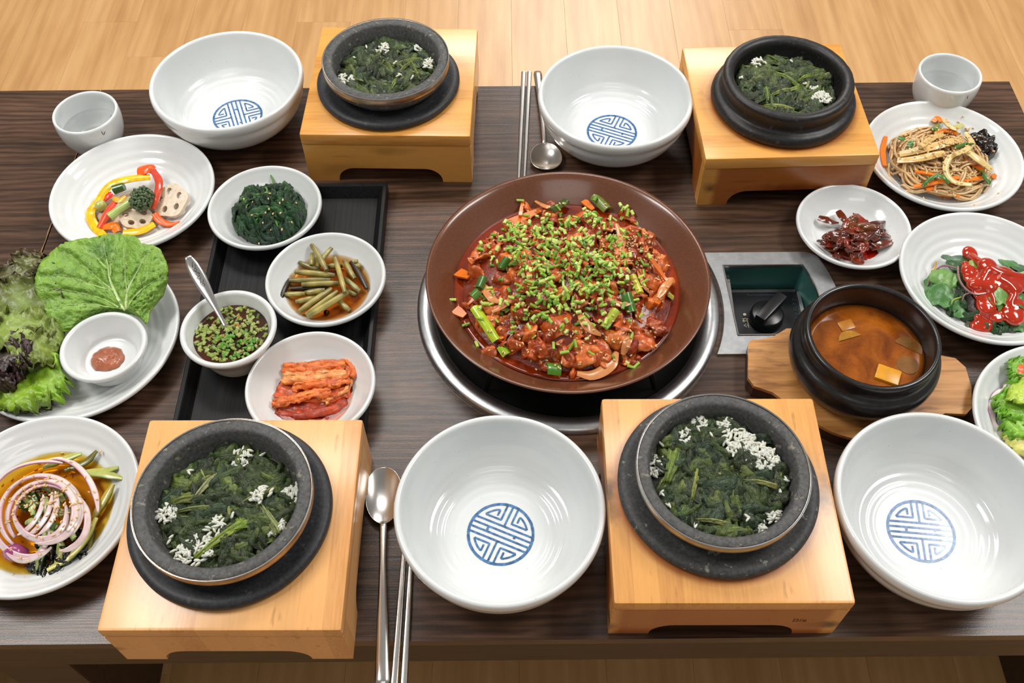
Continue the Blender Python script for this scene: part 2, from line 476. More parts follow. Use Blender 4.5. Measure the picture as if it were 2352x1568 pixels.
def m_board():
    k = NT('scorched_board')
    w = k.noise(k.coord(scale=(9, 130, 130), rot=(0, 0, 0.17)), 1.0, 4, 0.6, 0.6); g = k.noise(k.coord(scale=(22, 60, 60)), 1.0, 3)
    c = k.ramp(w, [(0.3, S(150, 98, 46)), (0.55, S(196, 138, 76)), (0.8, S(214, 160, 98))])
    c = k.mix(k.range(g, 0.58, 0.74, 0, 0.8), c, S(84, 46, 22))
    k.set(Base_Color=c, Roughness=0.45); k.bump(w, 0.2, 0.0006); return k.m
M['board'] = m_board()
M['board_edge'] = m_simple('burnt_edge', S(60, 36, 22), 0.6, nscale=60, namt=0.5)
M['water'] = m_liquid('water', (1, 1, 1), 0)
M['soy'] = m_liquid('amber_soy', (0.96, 0.81, 0.03), 520)
M['soy_dark'] = m_liquid('dark_soy', (0.86, 0.56, 0.04), 280)
M['redoil'] = m_liquid('red_oil', (0.97, 0.55, 0.02), 600)
M['leaf'] = m_food('wilted_leaf', 0.27, 260, 0.35, 0.9, 380, coat=0.08, bdist=0.0016, stri=1.3, ss=(70, 700))
M['veg'] = m_food('vegetable', 0.28, 150, 0.15, 0.12, 300, coat=0.25, sss=0.1)
M['herb'] = m_food('chopped_herb', 0.4, 300, 0.2, 0.0, sss=0.05)
M['lettuce'] = m_food('lettuce', 0.36, 70, 0.2, 0.45, 200, coat=0.05, bdist=0.0015)
M['meat'] = m_food('sauced_pork', 0.26, 170, 0.4, 0.6, 260, coat=0.25, bdist=0.0014, stri=0.6, ss=(50, 260))
M['kimchi'] = m_food('kimchi', 0.27, 170, 0.4, 0.6, 260, coat=0.12, bdist=0.0016, stri=1.2, ss=(40, 420))
M['onion'] = m_food('onion', 0.26, 110, 0.12, 0.08, 200, coat=0.3, sss=0.25)
M['noodle'] = m_food('glass_noodle', 0.16, 90, 0.2, 0.0, coat=0.3, sss=0.5)
M['rice'] = m_food('rice', 0.3, 200, 0.06, 0.0, sss=0.2)
M['seed'] = m_food('sesame', 0.45, 400, 0.15, 0.0)
M['stew'] = None

# ================================================================= SETTING
fl = MB(); box(fl, (0, 1.5, FLOOR_Z - 0.02), (9, 9, 0.03))
floor = fl.build('floor', M['floor'], smooth=False, kind='structure')
PWID, PLEN = 0.105, 0.92
pm = MB(); box(pm, (0, 0, 0), (PWID - 0.0002, PLEN - 0.0002, 0.008), bev=0.0002)
plank_me = pm.mesh('plank', M['floor'], smooth=False)
rng = random.Random(4)
x = -0.73 - PWID / 2 - 13 * PWID
ci = 0
while x < 2.15:
    y0 = -0.95 + (ci * 0.37 % 1.0) * PLEN
    if abs(x + 0.73 + PWID / 2) < 0.01: y0 = 1.623 - 3 * PLEN + PLEN / 2
    k = 0
    while y0 + k * PLEN < 3.6:
        o = bpy.data.objects.new('plank', plank_me); coll.objects.link(o); o.parent = floor
        o.location = np.array([x, y0 + k * PLEN, FLOOR_Z - 0.004]) - np.array(floor.location); k += 1
    x += PWID; ci += 1

wl = MB(); box(wl, (0, 5.95, FLOOR_Z + 1.2), (9, 0.1, 2.4)); wl.build('wall_back', m_simple('cream_wall', S(214, 204, 186), 0.8), smooth=False, kind='structure')

# ---- low table
TX0, TX1, TY0, TY1, TTH = -0.98, 0.664, 0.284, 1.0255, 0.058
BURN = np.array([0.0622, 0.6580])
def circle(c, r, n=96): return [(c[0] + r * math.cos(t), c[1] + r * math.sin(t)) for t in np.linspace(0, 2 * PI, n, endpoint=False)]
def ctrl_inner(g=0.0):
    L = [(0.2405 - g, 0.7092 + g)]
    ys = np.linspace(0.7092 + g, 0.6115 - g, 12)
    L += [(0.331 + g + 0.010 * (1 - ((y - 0.6604) / 0.049) ** 2), y) for y in ys]
    L += [(0.2440 - g, 0.6115 - g)]
    return L[::-1]
SEAM = -0.5438
def make_table(x0, x1, legs, holes, label):
    t = thing('low_table', ((x0 + x1) / 2, (TY0 + TY1) / 2, FLOOR_Z), label, 'table', 'low tables pushed together')
    b = MB(); slab(b, [(x0, TY0), (x1, TY0), (x1, TY1), (x0, TY1)], holes, -0.012, 0); b.build('table_top', M['table'], t, smooth=False)
    for c, sz in ((((x0 + x1) / 2, TY0 + 0.009, -TTH / 2), (x1 - x0 - 0.0004, 0.018 - 0.0004, TTH - 0.0006)), (((x0 + x1) / 2, TY1 - 0.009, -TTH / 2 - 0.0005), (x1 - x0, 0.018, TTH - 0.001)),
                  ((x1 - 0.009, (TY0 + TY1) / 2, -TTH / 2 - 0.0005), (0.018, TY1 - TY0 - 0.04, TTH - 0.001)), ((x0 + 0.009, (TY0 + TY1) / 2, -TTH / 2 - 0.0005), (0.018, TY1 - TY0 - 0.04, TTH - 0.001))):
        b = MB(); box(b, (c[0], c[1], c[2] - 0.0004), sz, bev=0.0008); b.build('edge_band', M['tside'], t, smooth=False)
    b = MB(); slab(b, [(x0 + 0.02, TY0 + 0.02), (x1 - 0.02, TY0 + 0.02), (x1 - 0.02, TY1 - 0.02), (x0 + 0.02, TY1 - 0.02)], [], -TTH - 0.003, -TTH + 0.001); b.build('under_panel', M['tside'], t, smooth=False)
    for lx in legs:
        b = MB(); box(b, (lx, (TY0 + TY1) / 2, (FLOOR_Z - TTH) / 2), (0.072, TY1 - TY0 - 0.012, -FLOOR_Z - TTH), bev=0.002); b.build('leg', M['tside'], t, smooth=False)
    return t
table = make_table(SEAM + 0.0008, TX1, (-0.462, 0.622), [circle(BURN, 0.158), ctrl_inner(0.004)], 'long low dining table with dark walnut grain top and a burner in it')
table2 = make_table(TX0, SEAM - 0.0008, (-0.94, -0.66), [], 'second low walnut table butted against the left end of the first')
# worn pale chips along the joint
b = MB(); ys = np.linspace(0.60, 0.93, 60); v = []
for y in ys:
    wv = max(0.0004, 0.0016 * (0.5 + nz(y * 60, 3.1)) * (1 if y < 0.80 else 0.5))
    v += [(SEAM - 0.0009 - wv, y, 0.00025), (SEAM - 0.0006, y, 0.00025)]
b.add(v, [(2 * i, 2 * i + 1, 2 * i + 3, 2 * i + 2) for i in range(59)]); b.build('worn_edge', m_simple('bare_wood', S(150, 112, 74), 0.6, nscale=120, namt=0.3), table2, smooth=False)

# ---- gas burner set into the table
burner = thing('gas_burner', (BURN[0], BURN[1], -0.05), 'round gas burner with a steel rim sunk in the table under the brown pan', 'burner')
b = MB(); lathe(b, spl([(0.166, 0.0002), (0.1665, 0.003), (0.164, 0.0065), (0.157, 0.0085), (0.149, 0.006), (0.146, 0.0), (0.145, -0.008)], 28), (*BURN, 0), 128); b.build('rim_ring', M['steel_b'], burner)
b = MB(); lathe(b, [(0.152, 0.001), (0.147, -0.004), (0.140, -0.020), (0.118, -0.038), (0.06, -0.046), (0, -0.046)], (*BURN, 0), 96); b.build('drip_bowl', M['black'], burner)
b = MB(); lathe(b, [(0.0, -0.018), (0.03, -0.018), (0.034, -0.022), (0.034, -0.0455), (0.0, -0.0455)], (*BURN, 0), 48); b.build('burner_head', M['black'], burner)
for k in range(4):
    a = k * PI / 2 + PI / 4; d = np.array([math.cos(a), math.sin(a), 0])
    b = MB(); tube(b, [np.r_[BURN, -0.03] + d * 0.13, np.r_[BURN, -0.008] + d * 0.12, np.r_[BURN, -0.006] + d * 0.08, np.r_[BURN, -0.006] + d * 0.03], 0.0035, 8); b.build('pan_support', M['black'], burner)

# ---- burner control set into the table
ctrl = thing('burner_control', (0.289, 0.66, -0.045), 'grey steel control plate with a recessed black gas knob beside the pan', 'control panel')
out = []
for y in np.linspace(0.587, 0.7285, 22): out.append((BURN[0] + math.sqrt(0.1715 ** 2 - (y - BURN[1]) ** 2), y))
out += [(0.336, 0.7285), (0.343, 0.7265)]
for y in np.linspace(0.722, 0.593, 16): out.append((0.3475 + 0.016 * (1 - ((y - 0.6577) / 0.07) ** 2), y))
out += [(0.343, 0.588), (0.336, 0.587)]
b = MB(); slab(b, out, [ctrl_inner()], 0.0003, 0.004)
b.build('plate', M['steel_b'], ctrl, smooth=False)
inn = ctrl_inner(); IC = np.mean(np.array(inn), axis=0)
b = MB(); e = [np.r_[p, 0.0042] for p in inn] + [np.r_[inn[0], 0.0042]]
tube(b, e, 0.0011, 6, cap=False); b.build('opening_lip', M['silver'], ctrl)
# wells: side walls and floor
bw = MB(); pl = ctrl_inner(0.0015); n = len(pl)
bw.add([(p[0], p[1], 0.0) for p in pl] + [(p[0], p[1], -0.042) for p in pl], [(i, n + i, n + (i + 1) % n, (i + 1) % n) for i in range(n)])
bw.build('recess_wall', M['teal'], ctrl, smooth=False)
b = MB(); slab(b, ctrl_inner(0.002), [], -0.045, -0.040); b.build('recess_floor', M['panel'], ctrl, smooth=False)
b = MB(); box(b, (0.2465, 0.6604, -0.012), (0.004, 0.094, 0.003), rz=-0.03); b.build('side_rail', M['silver'], ctrl, smooth=False)
for q in ((0.289, 0.7045, -0.0385, 0.085, 0.004), ):
    b = MB(); box(b, q[:3], (q[3], q[4], 0.003)); b.build('back_rail', M['steel_b'], ctrl, smooth=False)
b = MB(); box(b, (0.3345, 0.668, -0.0385), (0.004, 0.07, 0.003)); b.build('side_rail', M['steel_b'], ctrl, smooth=False)
KC = P(1762, 722, -0.03)
b = MB(); lathe(b, [(0, -0.039), (0.0195, -0.039), (0.0185, -0.028), (0.0165, -0.0265), (0, -0.0265)], (KC[0], KC[1], 0), 48)
kn = b.build('knob', M['knob'], ctrl)
b = MB(); box(b, (KC[0] + 0.002, KC[1] + 0.001, -0.0205), (0.046, 0.0125, 0.013), rz=math.radians(47), bev=0.0018); b.build('knob_grip', M['knob'], kn, sharp=30)
# lettering beside the knob (reads upward)
ink = MB(); LZ = -0.0396
def stroke(mb, pts, w, org, ang, s, z, closed=False):
    ca, sa = math.cos(ang), math.sin(ang)
    for a, c in zip(pts[:-1], pts[1:]):
        a = np.array(a) * s; c = np.array(c) * s
        a2 = np.array([org[0] + a[0] * ca - a[1] * sa, org[1] + a[0] * sa + a[1] * ca]); c2 = np.array([org[0] + c[0] * ca - c[1] * sa, org[1] + c[0] * sa + c[1] * ca])
        d = c2 - a2; L = np.linalg.norm(d); ctr = (a2 + c2) / 2
        box(mb, (ctr[0], ctr[1], z), (L + w * 0.6, w, 0.0004), rz=math.atan2(d[1], d[0]))
so = [[(0.5, 1.0), (0.12, 0.52)], [(0.5, 0.95), (0.88, 0.52)], [(0.5, 0.5), (0.5, 0.2)], [(0, 0.18), (1, 0.18)]]
hw = [[(0.25, 1.0), (0.5, 1.0)], [(0.05, 0.86), (0.68, 0.86)], [(0.36, 0.74), (0.22, 0.62), (0.36, 0.5), (0.5, 0.62), (0.36, 0.74)], [(0.36, 0.45), (0.36, 0.25)], [(0, 0.2), (0.72, 0.26)], [(0.84, 1.05), (0.84, 0.0)], [(0.84, 0.52), (1.05, 0.52)]]
org = P(1722, 752, LZ)
for st in so: stroke(ink, st, 0.0007, (org[0], org[1]), PI / 2, 0.0062, LZ)
for st in hw: stroke(ink, st, 0.0007, (org[0], org[1] + 0.0072), PI / 2, 0.0062, LZ)
lathe(ink, [(0, 0.0004), (0.0019, 0.0004), (0.0019, 0)], (org[0] - 0.003, org[1] + 0.0185, LZ), 16)
ink.build('lettering', M['ink'], ctrl, smooth=False)
ink = MB()   # worn, unreadable turquoise print: a boxed strip at the back and two columns at the right
for a, c in (((1717, 669), (1790, 668)), ((1717, 678), (1788, 677)), ((1717, 669), (1717, 678))):
    A = P(*a, LZ); B = P(*c, LZ); stroke(ink, [(A[0], A[1]), (B[0], B[1])], 0.0005, (0, 0), 0, 1, LZ)
rg = random.Random(3)
for cxp in (1822, 1834):
    for j in range(9):
        A = P(cxp + j * 1.2, 690 + j * 8, LZ)
        for q in range(3):
            dx, dy = rg.uniform(-.0016, .0016), rg.uniform(-.0016, .0016)
            stroke(ink, [(A[0] + dx, A[1] + dy), (A[0] + dx + rg.choice((0.0022, 0)), A[1] + dy + 0.0018)], 0.0005, (0, 0), 0, 1, LZ)
ink.build('faded_print', M['ink2'], ctrl, smooth=False)

# ================================================================= CERAMICS
def ripple(prof, i0, amp, freq, r0, r1):
    q = prof.copy()
    for i in range(i0, len(q)):
        r = q[i, 0]
        if r0 < r < r1:
            w = math.sin((r - r0) / (r1 - r0) * PI); q[i, 1] += amp * w * math.sin(r * freq)
    return q
RB, HB = 0.0942, 0.0702
def bowl_profile():
    p = spl([(0.0, 0.003), (0.038, 0.003), (0.040, 0.0), (0.044, 0.0), (0.047, 0.006), (0.064, 0.0125), (0.080, 0.026), (0.0890, 0.043), (0.0915, 0.0545), (0.0925, 0.0565), (0.0940, 0.0610), (0.0942, 0.0655),
             (0.0930, 0.0693), (0.0908, 0.0702), (0.0886, 0.0690), (0.0872, 0.0640), (0.0845, 0.0500), (0.0775, 0.0310), (0.066, 0.0180), (0.052, 0.0115), (0.036, 0.0092), (0.018, 0.0090), (0, 0.0090)], 140)
    p[0, 0] = 0; p[-1, 0] = 0
    top = int(np.argmax(p[:, 1]))
    return ripple(p, top, 0.00055, 820, 0.034, 0.086), top
BP, BTOP = bowl_profile()
def prof_z(prof, top, r):
    q = prof[top:][::-1]; return float(np.interp(r, q[:, 0], q[:, 1]))
EMB = []
def emblem_strokes():
    L = []
    arc = lambda r, a0, a1, n=10: [(r * math.cos(math.radians(t)), r * math.sin(math.radians(t))) for t in np.linspace(a0, a1, n)]
    L.append((arc(0.955, 0, 360, 64), 0.085))
    for y in (0.25, 0.085, -0.085, -0.25):
        xx = math.sqrt(0.95 ** 2 - y * y); L.append(([(-xx, y), (-0.3, y), (0.3, y), (xx, y)], 0.062))
    L.append(([(-0.42, 0.085), (-0.42, -0.085)], 0.07)); L.append(([(0.42, 0.085), (0.42, -0.0)], 0.07))
    for sx in (1, -1):
        for sy in (1, -1):
            f = lambda pts: [(sx * a, sy * b) for a, b in pts]
            L.append((f([(0.17, 0.94), (0.17, 0.41), (0.66, 0.41)]), 0.06))
            L.append((f(arc(0.78, 32, 66, 8) + [(0.32, 0.50)]), 0.06))
            L.append((f([(0.66, 0.41)] + arc(0.78, 32, 34, 2)), 0.06))
    for sy in (1, -1): L.append(([(0, sy * 0.25), (0, sy * 0.95)], 0.062))
    return L
def bowl(x, y, rot, label):
    t = thing('rice_bowl', (x, y, 0), label, 'bowl', 'large white bowls with blue emblem')
    b = MB(); lathe(b, BP, (x, y, 0), 128); b.build('bowl_body', M['white'], t, sharp=0)
    e = MB(); RE = 0.0318
    for pts, w in emblem_strokes():
        pts = np.array(pts) * RE; n = max(2, int(np.linalg.norm(np.diff(pts, axis=0), axis=1).sum() / 0.0015))
        d = np.r_[0, np.cumsum(np.linalg.norm(np.diff(pts, axis=0), axis=1))]; tt_ = np.linspace(0, d[-1], n + 1)
        q = np.c_[np.interp(tt_, d, pts[:, 0]), np.interp(tt_, d, pts[:, 1])]
        tg = np.gradient(q, axis=0); tg /= np.linalg.norm(tg, axis=1)[:, None] + 1e-12; nn = np.c_[-tg[:, 1], tg[:, 0]]
        ca, sa = math.cos(rot), math.sin(rot); v = []
        for i in range(len(q)):
            ww = w * RE / 2 * (1 + 0.18 * nz(q[i, 0] * 900, q[i, 1] * 900, x * 50))
            for s in (-1, 1):
                p = q[i] + nn[i] * ww * s; r = np.linalg.norm(p)
                v.append((x + p[0] * ca - p[1] * sa, y + p[0] * sa + p[1] * ca, prof_z(BP, BTOP, r) + 0.00035))
        e.add(v, [(2 * i, 2 * i + 2, 2 * i + 3, 2 * i + 1) for i in range(len(q) - 1)])
    e.build('emblem', M['blue'], t, smooth=False).__setitem__('label', 'round blue longevity emblem of bars and hooked lines')
    return t
bowl(-0.3492, 0.9613, math.radians(-70), 'empty white bowl with blue emblem behind the pepper vegetable plate')
bowl(0.1285, 0.9253, math.radians(-24), 'empty white bowl with blue emblem beside the far chopsticks and spoon')
bowl(-0.0123, 0.3813, math.radians(-24), 'empty white bowl with blue emblem between the two nearest wooden stands')
bowl(0.3809, 0.3803, math.radians(-6), 'empty white bowl with blue emblem in front of the black stew pot')

def dish_profile(R, H, rb, zb=0.006, rim=0.0032, foot=0.55, rip=0.0004, freq=700, deep=1.0):
    """shallow lathe-turned dish"""
    pts = [(0, 0.003), (R * foot - 0.003, 0.003), (R * foot - 0.002, 0), (R * foot + 0.002, 0), (R * foot + 0.004, 0.004)]
    r1 = R * foot + 0.004
    for s in (0.35, 0.7, 0.92): pts.append((r1 + (R - 0.001 - r1) * s, 0.004 + (H - 0.006 - 0.004) * s ** (1.3 * deep)))
    pts += [(R, H - 0.004), (R - 0.0004, H - 0.0012), (R - rim * 0.6, H), (R - rim * 1.2, H - 0.001)]
    r2 = R - rim * 1.2
    for s in (0.12, 0.35, 0.62, 0.85): pts.append((r2 + (rb - r2) * s, H - 0.001 - (H - 0.001 - zb) * (1 - (1 - s) ** (1.5 * deep))))
    pts += [(rb, zb), (rb * 0.6, zb - 0.0003), (0, zb - 0.0004)]
    p = spl(pts, 110); p[0, 0] = p[-1, 0] = 0; p[:, 0] = np.abs(p[:, 0])
    top = int(np.argmax(p[:, 1]))
    return ripple(p, top, rip, freq, rb * 0.5, R * 0.95), top
PL, PLT = dish_profile(0.0940, 0.033, 0.050, zb=0.007)           # dinner plates
SD, SDT = dish_profile(0.0655, 0.031, 0.036, zb=0.0065, rip=0.0001)           # small side dishes
SB, SBT = dish_profile(0.0494, 0.046, 0.030, zb=0.008, rim=0.0042, foot=0.6, rip=0.0, deep=0.55)     # deep sauce bowl
SG, SGT = dish_profile(0.0440, 0.033, 0.026, zb=0.008, rim=0.0042, foot=0.62, rip=0.0, deep=0.6)
BIG, BIGT = dish_profile(0.1085, 0.027, 0.066, zb=0.006)
def dish(name, prof, x, y, z, label, cat, group=None, mat='white', s=1.0, n=112):
    p = prof * np.array([s, 1.0])
    b = MB(); lathe(b, p, (x, y, z), n)
    return b.build(name, M[mat], sharp=0, label=label, cat=cat, group=group, origin=(x, y, z))
TRAYZ = 0.004
A_ = (-0.4440, 0.8095, 0.0); dish('dinner_plate', PL, *A_, 'white round plate holding sauced pepper, broccoli and lotus root', 'plate', 'white dinner plates', s=1.012)
H_ = (-0.4448, 0.4080, 0.0); dish('dinner_plate', PL, *H_, 'white round plate holding onion and cucumber in amber sauce', 'plate', 'white dinner plates')
I_ = (0.5214, 0.8582, 0.0); dish('dinner_plate', PL, *I_, 'white round plate holding glass noodles and vegetables', 'plate', 'white dinner plates', s=0.994)
K_ = (0.5183, 0.6693, 0.0); dish('dinner_plate', PL, *K_, 'white round plate holding leafy greens under bright red sauce', 'plate', 'white dinner plates', s=0.987)
L_ = (0.5500, 0.4805, 0.0); dish('dinner_plate', PL, *L_, 'white round plate holding lettuce salad, cut by the right frame edge', 'plate', 'white dinner plates', s=1.03)
B_ = (-0.2840, 0.7802, TRAYZ); dish('side_dish', SD, *B_, 'small white dish holding dark green seasoned spinach', 'dish', 'small white side dishes', 'white_grey')
C_ = (-0.2026, 0.6729, TRAYZ); dish('side_dish', SD, *C_, 'small white dish holding pickled garlic stems in brown soy', 'dish', 'small white side dishes', 'white_grey')
E_ = (-0.2036, 0.5347, TRAYZ); dish('side_dish', SD, *E_, 'small white dish holding red kimchi', 'dish', 'small white side dishes', 'white_grey')
J_ = (0.3917, 0.7496, 0.0); dish('side_dish', SD * np.array([1, 0.87]), *J_, 'small white dish holding dark red seasoned strips', 'dish', 'small white side dishes', 's' and 'white', s=0.988)
D_ = (-0.2924, 0.5950, TRAYZ); dish('sauce_bowl', SB, *D_, 'small deep white bowl of soy and scallion dipping sauce on black tray', 'bowl', None, 'white_grey')
F_ = (-0.4618, 0.6052, 0.0); dish('serving_plate', BIG, *F_, 'large white platter under the lettuce and cabbage leaves', 'plate')
G_ = (-0.4205, 0.5797, 0.0085); dish('sauce_bowl', SG, *G_, 'small white bowl with a dab of brown paste on the lettuce platter', 'bowl')

def cup(x, y, label, marks=()):
    H, R = 0.055, 0.0390
    p = spl([(0, 0.003), (0.020, 0.003), (0.022, 0), (0.025, 0.0), (0.029, 0.006), (0.0365, 0.022), (0.0395, 0.040), (0.0390, 0.0525), (0.0378, 0.055), (0.0362, 0.0545), (0.0352, 0.0515), (0.0355, 0.038), (0.0330, 0.022), (0.026, 0.009), (0.015, 0.006), (0, 0.006)], 70)
    p[0, 0] = p[-1, 0] = 0
    b = MB(); lathe(b, p, (x, y, 0), 80)
    pv = Pile(); pv.add(b)
    o = b.build('water_cup', M['white'], sharp=0, label=label, cat='cup', group='white handleless cups', origin=(x, y, 0))
    mk = MB()
    for st in marks:
        q = [pv.pix(*z_) for z_ in st]
        if all(z_[0] is not None for z_ in q): tube(mk, [z_[0] + z_[1] * 0.0002 for z_ in q], 0.0004, 5)
    if mk.n: mk.build('glaze_mark', m_simple('brown_fleck', S(84, 66, 56), .5), o)
    b = MB(); lathe(b, [(0, 0.0055), (0.027, 0.009), (0.0338, 0.024), (0.0352, 0.029), (0.0352, 0.030), (0, 0.030)], (x, y, 0), 64)
    return o, b
o, w = cup(-0.5190, 0.9203, 'small white handleless cup at the far left, before the empty bowl', [[(233, 302), (237, 309), (240, 308)], [(241, 302), (239, 308)]])
w.build('drinking_water', M['water'], label='clear water in the white cup at the far left', cat='water')
o, w = cup(0.5537, 0.9780, 'small white handleless cup at the far right, behind the noodle plate', [[(2223, 220), (2222, 226)]])
w.build('drinking_water', M['water'], label='clear water in the white cup at the far right', cat='water')

# ================================================================= STOOLS AND STONE POTS
ZB, SS = 0.0752, 0.200
def arch_board(mb, L, H, th, foot=0.18, ah=0.0215, c=(0, 0), ang=0, z0=0):
    """upright board of length L with an arched cut-out between two feet"""
    x0, x1 = -L / 2, L / 2; fx = L * foot; r = 0.017
    pts = [(x0, 0), (x0 + fx, 0)]
    for t in np.linspace(0, PI / 2, 8): pts.append((x0 + fx + r * 1.25 * (1 - math.cos(t)), 0.002 + (ah - 0.002) * math.sin(t)))
    for t in np.linspace(PI / 2, 0, 8): pts.append((x1 - fx - r * 1.25 * (1 - math.cos(t)), 0.002 + (ah - 0.002) * math.sin(t)))
    pts += [(x1 - fx, 0), (x1, 0), (x1, H), (x0, H)]
    tmp = MB(); slab(tmp, pts, [], -th / 2, th / 2)
    V = tmp.V(); ca, sa = math.cos(ang), math.sin(ang)
    W = np.c_[c[0] + V[:, 0] * ca + V[:, 2] * sa, c[1] + V[:, 0] * sa - V[:, 2] * ca, z0 + V[:, 1]]
    mb.add(W, tmp.f); return mb
def stool(x, y, ang, mat, label, stamp=False):
    t = thing('wooden_stand', (x, y, 0), label, 'stand', 'wooden stands under the stone pots')
    TB = 0.017
    b = MB(); box(b, (x, y, ZB - TB / 2), (SS, SS, TB), rz=ang, bev=0.0032); top = b.build('top_board', mat, t, sharp=25)
    R = lambda dx, dy: (x + dx * math.cos(ang) - dy * math.sin(ang), y + dx * math.sin(ang) + dy * math.cos(ang))
    e = 0.0008
    for s, nm in ((-1, 'front_board'), (1, 'back_board')):
        b = MB(); arch_board(b, SS - 2 * e, ZB - TB, 0.015, c=R(0, s * (SS / 2 - 0.0075 - e)), ang=ang); ob = b.build(nm, mat, t, smooth=False)
        if stamp and s < 0:
            tx = MB()
            D = [[(0, 0), (0, 1), (0.5, 0.9), (0.62, 0.5), (0.5, 0.1), (0, 0)], [(0.95, 0), (0.95, 0.62)], [(0.95, 0.85), (0.95, 0.95)], [(1.7, 0.62), (1.3, 0.6), (1.3, 0.36), (1.7, 0.28), (1.7, 0.03), (1.28, 0.02)]]
            for st in D:
                for a, c in zip(st[:-1], st[1:]):
                    q0 = np.array(a) * 0.0062; q1 = np.array(c) * 0.0062; L = np.linalg.norm(q1 - q0) + 0.0005
                    m = (q0 + q1) / 2; th = math.atan2(q1[1] - q0[1], q1[0] - q0[0])
                    h = 0.00045; ca, sa = math.cos(th), math.sin(th)
                    v = []
                    for dx, dz in ((-L / 2, -h), (L / 2, -h), (L / 2, h), (-L / 2, h)):
                        lx = 0.058 + m[0] + dx * ca - dz * sa; lz = 0.0305 + m[1] + dx * sa + dz * ca
                        v.append((*R(lx, -SS / 2 + e - 0.0003), lz))
                    tx.add(v, [(0, 1, 2, 3)])
            tx.build('stamp', M['burn'], ob, smooth=False)
    for s in (-1, 1):
        b = MB(); arch_board(b, SS - 0.032, ZB - TB, 0.015, c=R(s * (SS / 2 - 0.0075 - e), 0), ang=ang + PI / 2, ah=0.020, foot=0.16); b.build('side_board', mat, t, smooth=False)
    return t
warm = S(224, 160, 78); warm_d = S(198, 128, 48); pale = S(228, 170, 106); pale_d = S(203, 138, 76)  # pale tones: brighter exposure of the near stands put into their wood colour
h0 = ZB - 0.017
bm1 = m_bamboo('bamboo_a', 'x', warm, warm_d, spots=[(0.098, 0.0, 0.03, 0.01, 0.01, 0.012, 0.7), (0.0, -0.005, 0.05, 0.03, 0.02, 0.008, 0.3), (-0.05, 0, 0.02, 0.05, 0.03, 0.012, 0.25)], seed=3)
bm2 = m_bamboo('bamboo_b', 'x', warm, warm_d, spots=[(-0.088, 0.0, 0.028, 0.012, 0.02, 0.012, 0.9), (0.0, 0.0, 0.024, 0.06, 0.02, 0.010, 0.9), (0.075, 0, 0.028, 0.02, 0.02, 0.014, 0.75)], ring=(0.0055, -0.0045, 0.0845), seed=8)
bm3 = m_bamboo('bamboo_c', 'y', pale, pale_d, spots=[(-0.1, 0.0, 0.028, 0.012, 0.03, 0.007, 0.9)], seed=14)
bm4 = m_bamboo('bamboo_d', 'y', S(226, 164, 92), pale_d, spots=[(0.088, 0.0, 0.024, 0.022, 0.03, 0.009, 0.95), (-0.098, 0.0, 0.020, 0.010, 0.03, 0.012, 0.8)], ring=(-0.003, 0.007, 0.0875), seed=23)
st1 = (-0.1429, 0.9506, -0.0303); st2 = (0.3193, 0.9088, 0.0247); st3 = (-0.2402, 0.3689, -0.0077); st4 = (0.1829, 0.3875, -0.0088)
stool(*st1, bm1, 'square bamboo stand with arched feet at the far left of the pan')
stool(*st2, bm2, 'square bamboo stand with scorch marks on its front at the far right')
stool(*st3, bm3, 'square bamboo stand overhanging the near table edge')
stool(*st4, bm4, 'square bamboo stand between the two nearest empty white bowls', stamp=True)

def pot(x, y, label, band='band', stone='stone', disc='disc', RD=0.0885, RR=0.0755, RI=0.0633, HR=0.0355, style=0):
    z = ZB
    t = thing('stone_pot', (x, y, z), label, 'stone pot', 'stone rice pots')
    if style == 0:
        b = MB(); lathe(b, spl([(0, 0.0004), (RD - 0.004, 0.0004), (RD - 0.001, 0.002), (RD, 0.006), (RD - 0.0015, 0.0095), (RD - 0.006, 0.0108), (RD - 0.013, 0.0095), (RR - 0.008, 0.0090), (RR - 0.02, 0.0088), (0, 0.0085)], 46), (x, y, z), 112, wob=0.002, seed=x)
        b.build('base_disc', M[disc], t)
        p = [(RR - 0.016, 0.009), (RR - 0.010, 0.014), (RR - 0.004, 0.021), (RR - 0.001, 0.0255), (RR - 0.0008, HR - 0.0012), (RR - 0.002, HR), (RI + 0.002, HR - 0.0003), (RI, HR - 0.0022), (RI - 0.0015, 0.022), (RI - 0.006, 0.012), (0, 0.011)]
        b = MB(); lathe(b, p, (x, y, z), 112, wob=0.003, seed=x + 5); b.build('pot_body', M[stone], t, sharp=60)
        b = MB(); lathe(b, [(RR - 0.0012, HR - 0.0092), (RR + 0.0004, HR - 0.0090), (RR + 0.0004, HR - 0.0006), (RR, HR - 0.0002), (RR - 0.0008, HR - 0.0004)], (x, y, z), 128); b.build('metal_band', M[band], t)
        b = MB(); tube(b, [(x + (RR + 0.0001) * math.cos(a), y + (RR + 0.0001) * math.sin(a), z + HR - 0.0002) for a in np.linspace(0, 2 * PI, 129)], 0.0006, 6, cap=False); b.build('rim_wire', M['silver'], t)
    else:
        p = spl([(0, 0.0004), (RD - 0.004, 0.0004), (RD - 0.0005, 0.003), (RD, 0.008), (RD - 0.003, 0.0135), (RD - 0.008, 0.0155), (RR - 0.001, 0.0165), (RR - 0.002, 0.020), (RR - 0.0005, 0.030), (RR, HR - 0.003), (RR - 0.003, HR), (RI + 0.004, HR), (RI, HR - 0.004), (RI - 0.001, 0.024), (RI - 0.006, 0.013), (0, 0.011)], 90)
        p[0, 0] = p[-1, 0] = 0
        b = MB(); lathe(b, p, (x, y, z), 128, wob=0.006, seed=x); b.build('pot_body', M[stone], t, sharp=60)
    return t
p1 = (-0.1465, 0.9410); p2 = (0.3245, 0.9040); p3 = (-0.2463, 0.3725); p4 = (0.1806, 0.3950)
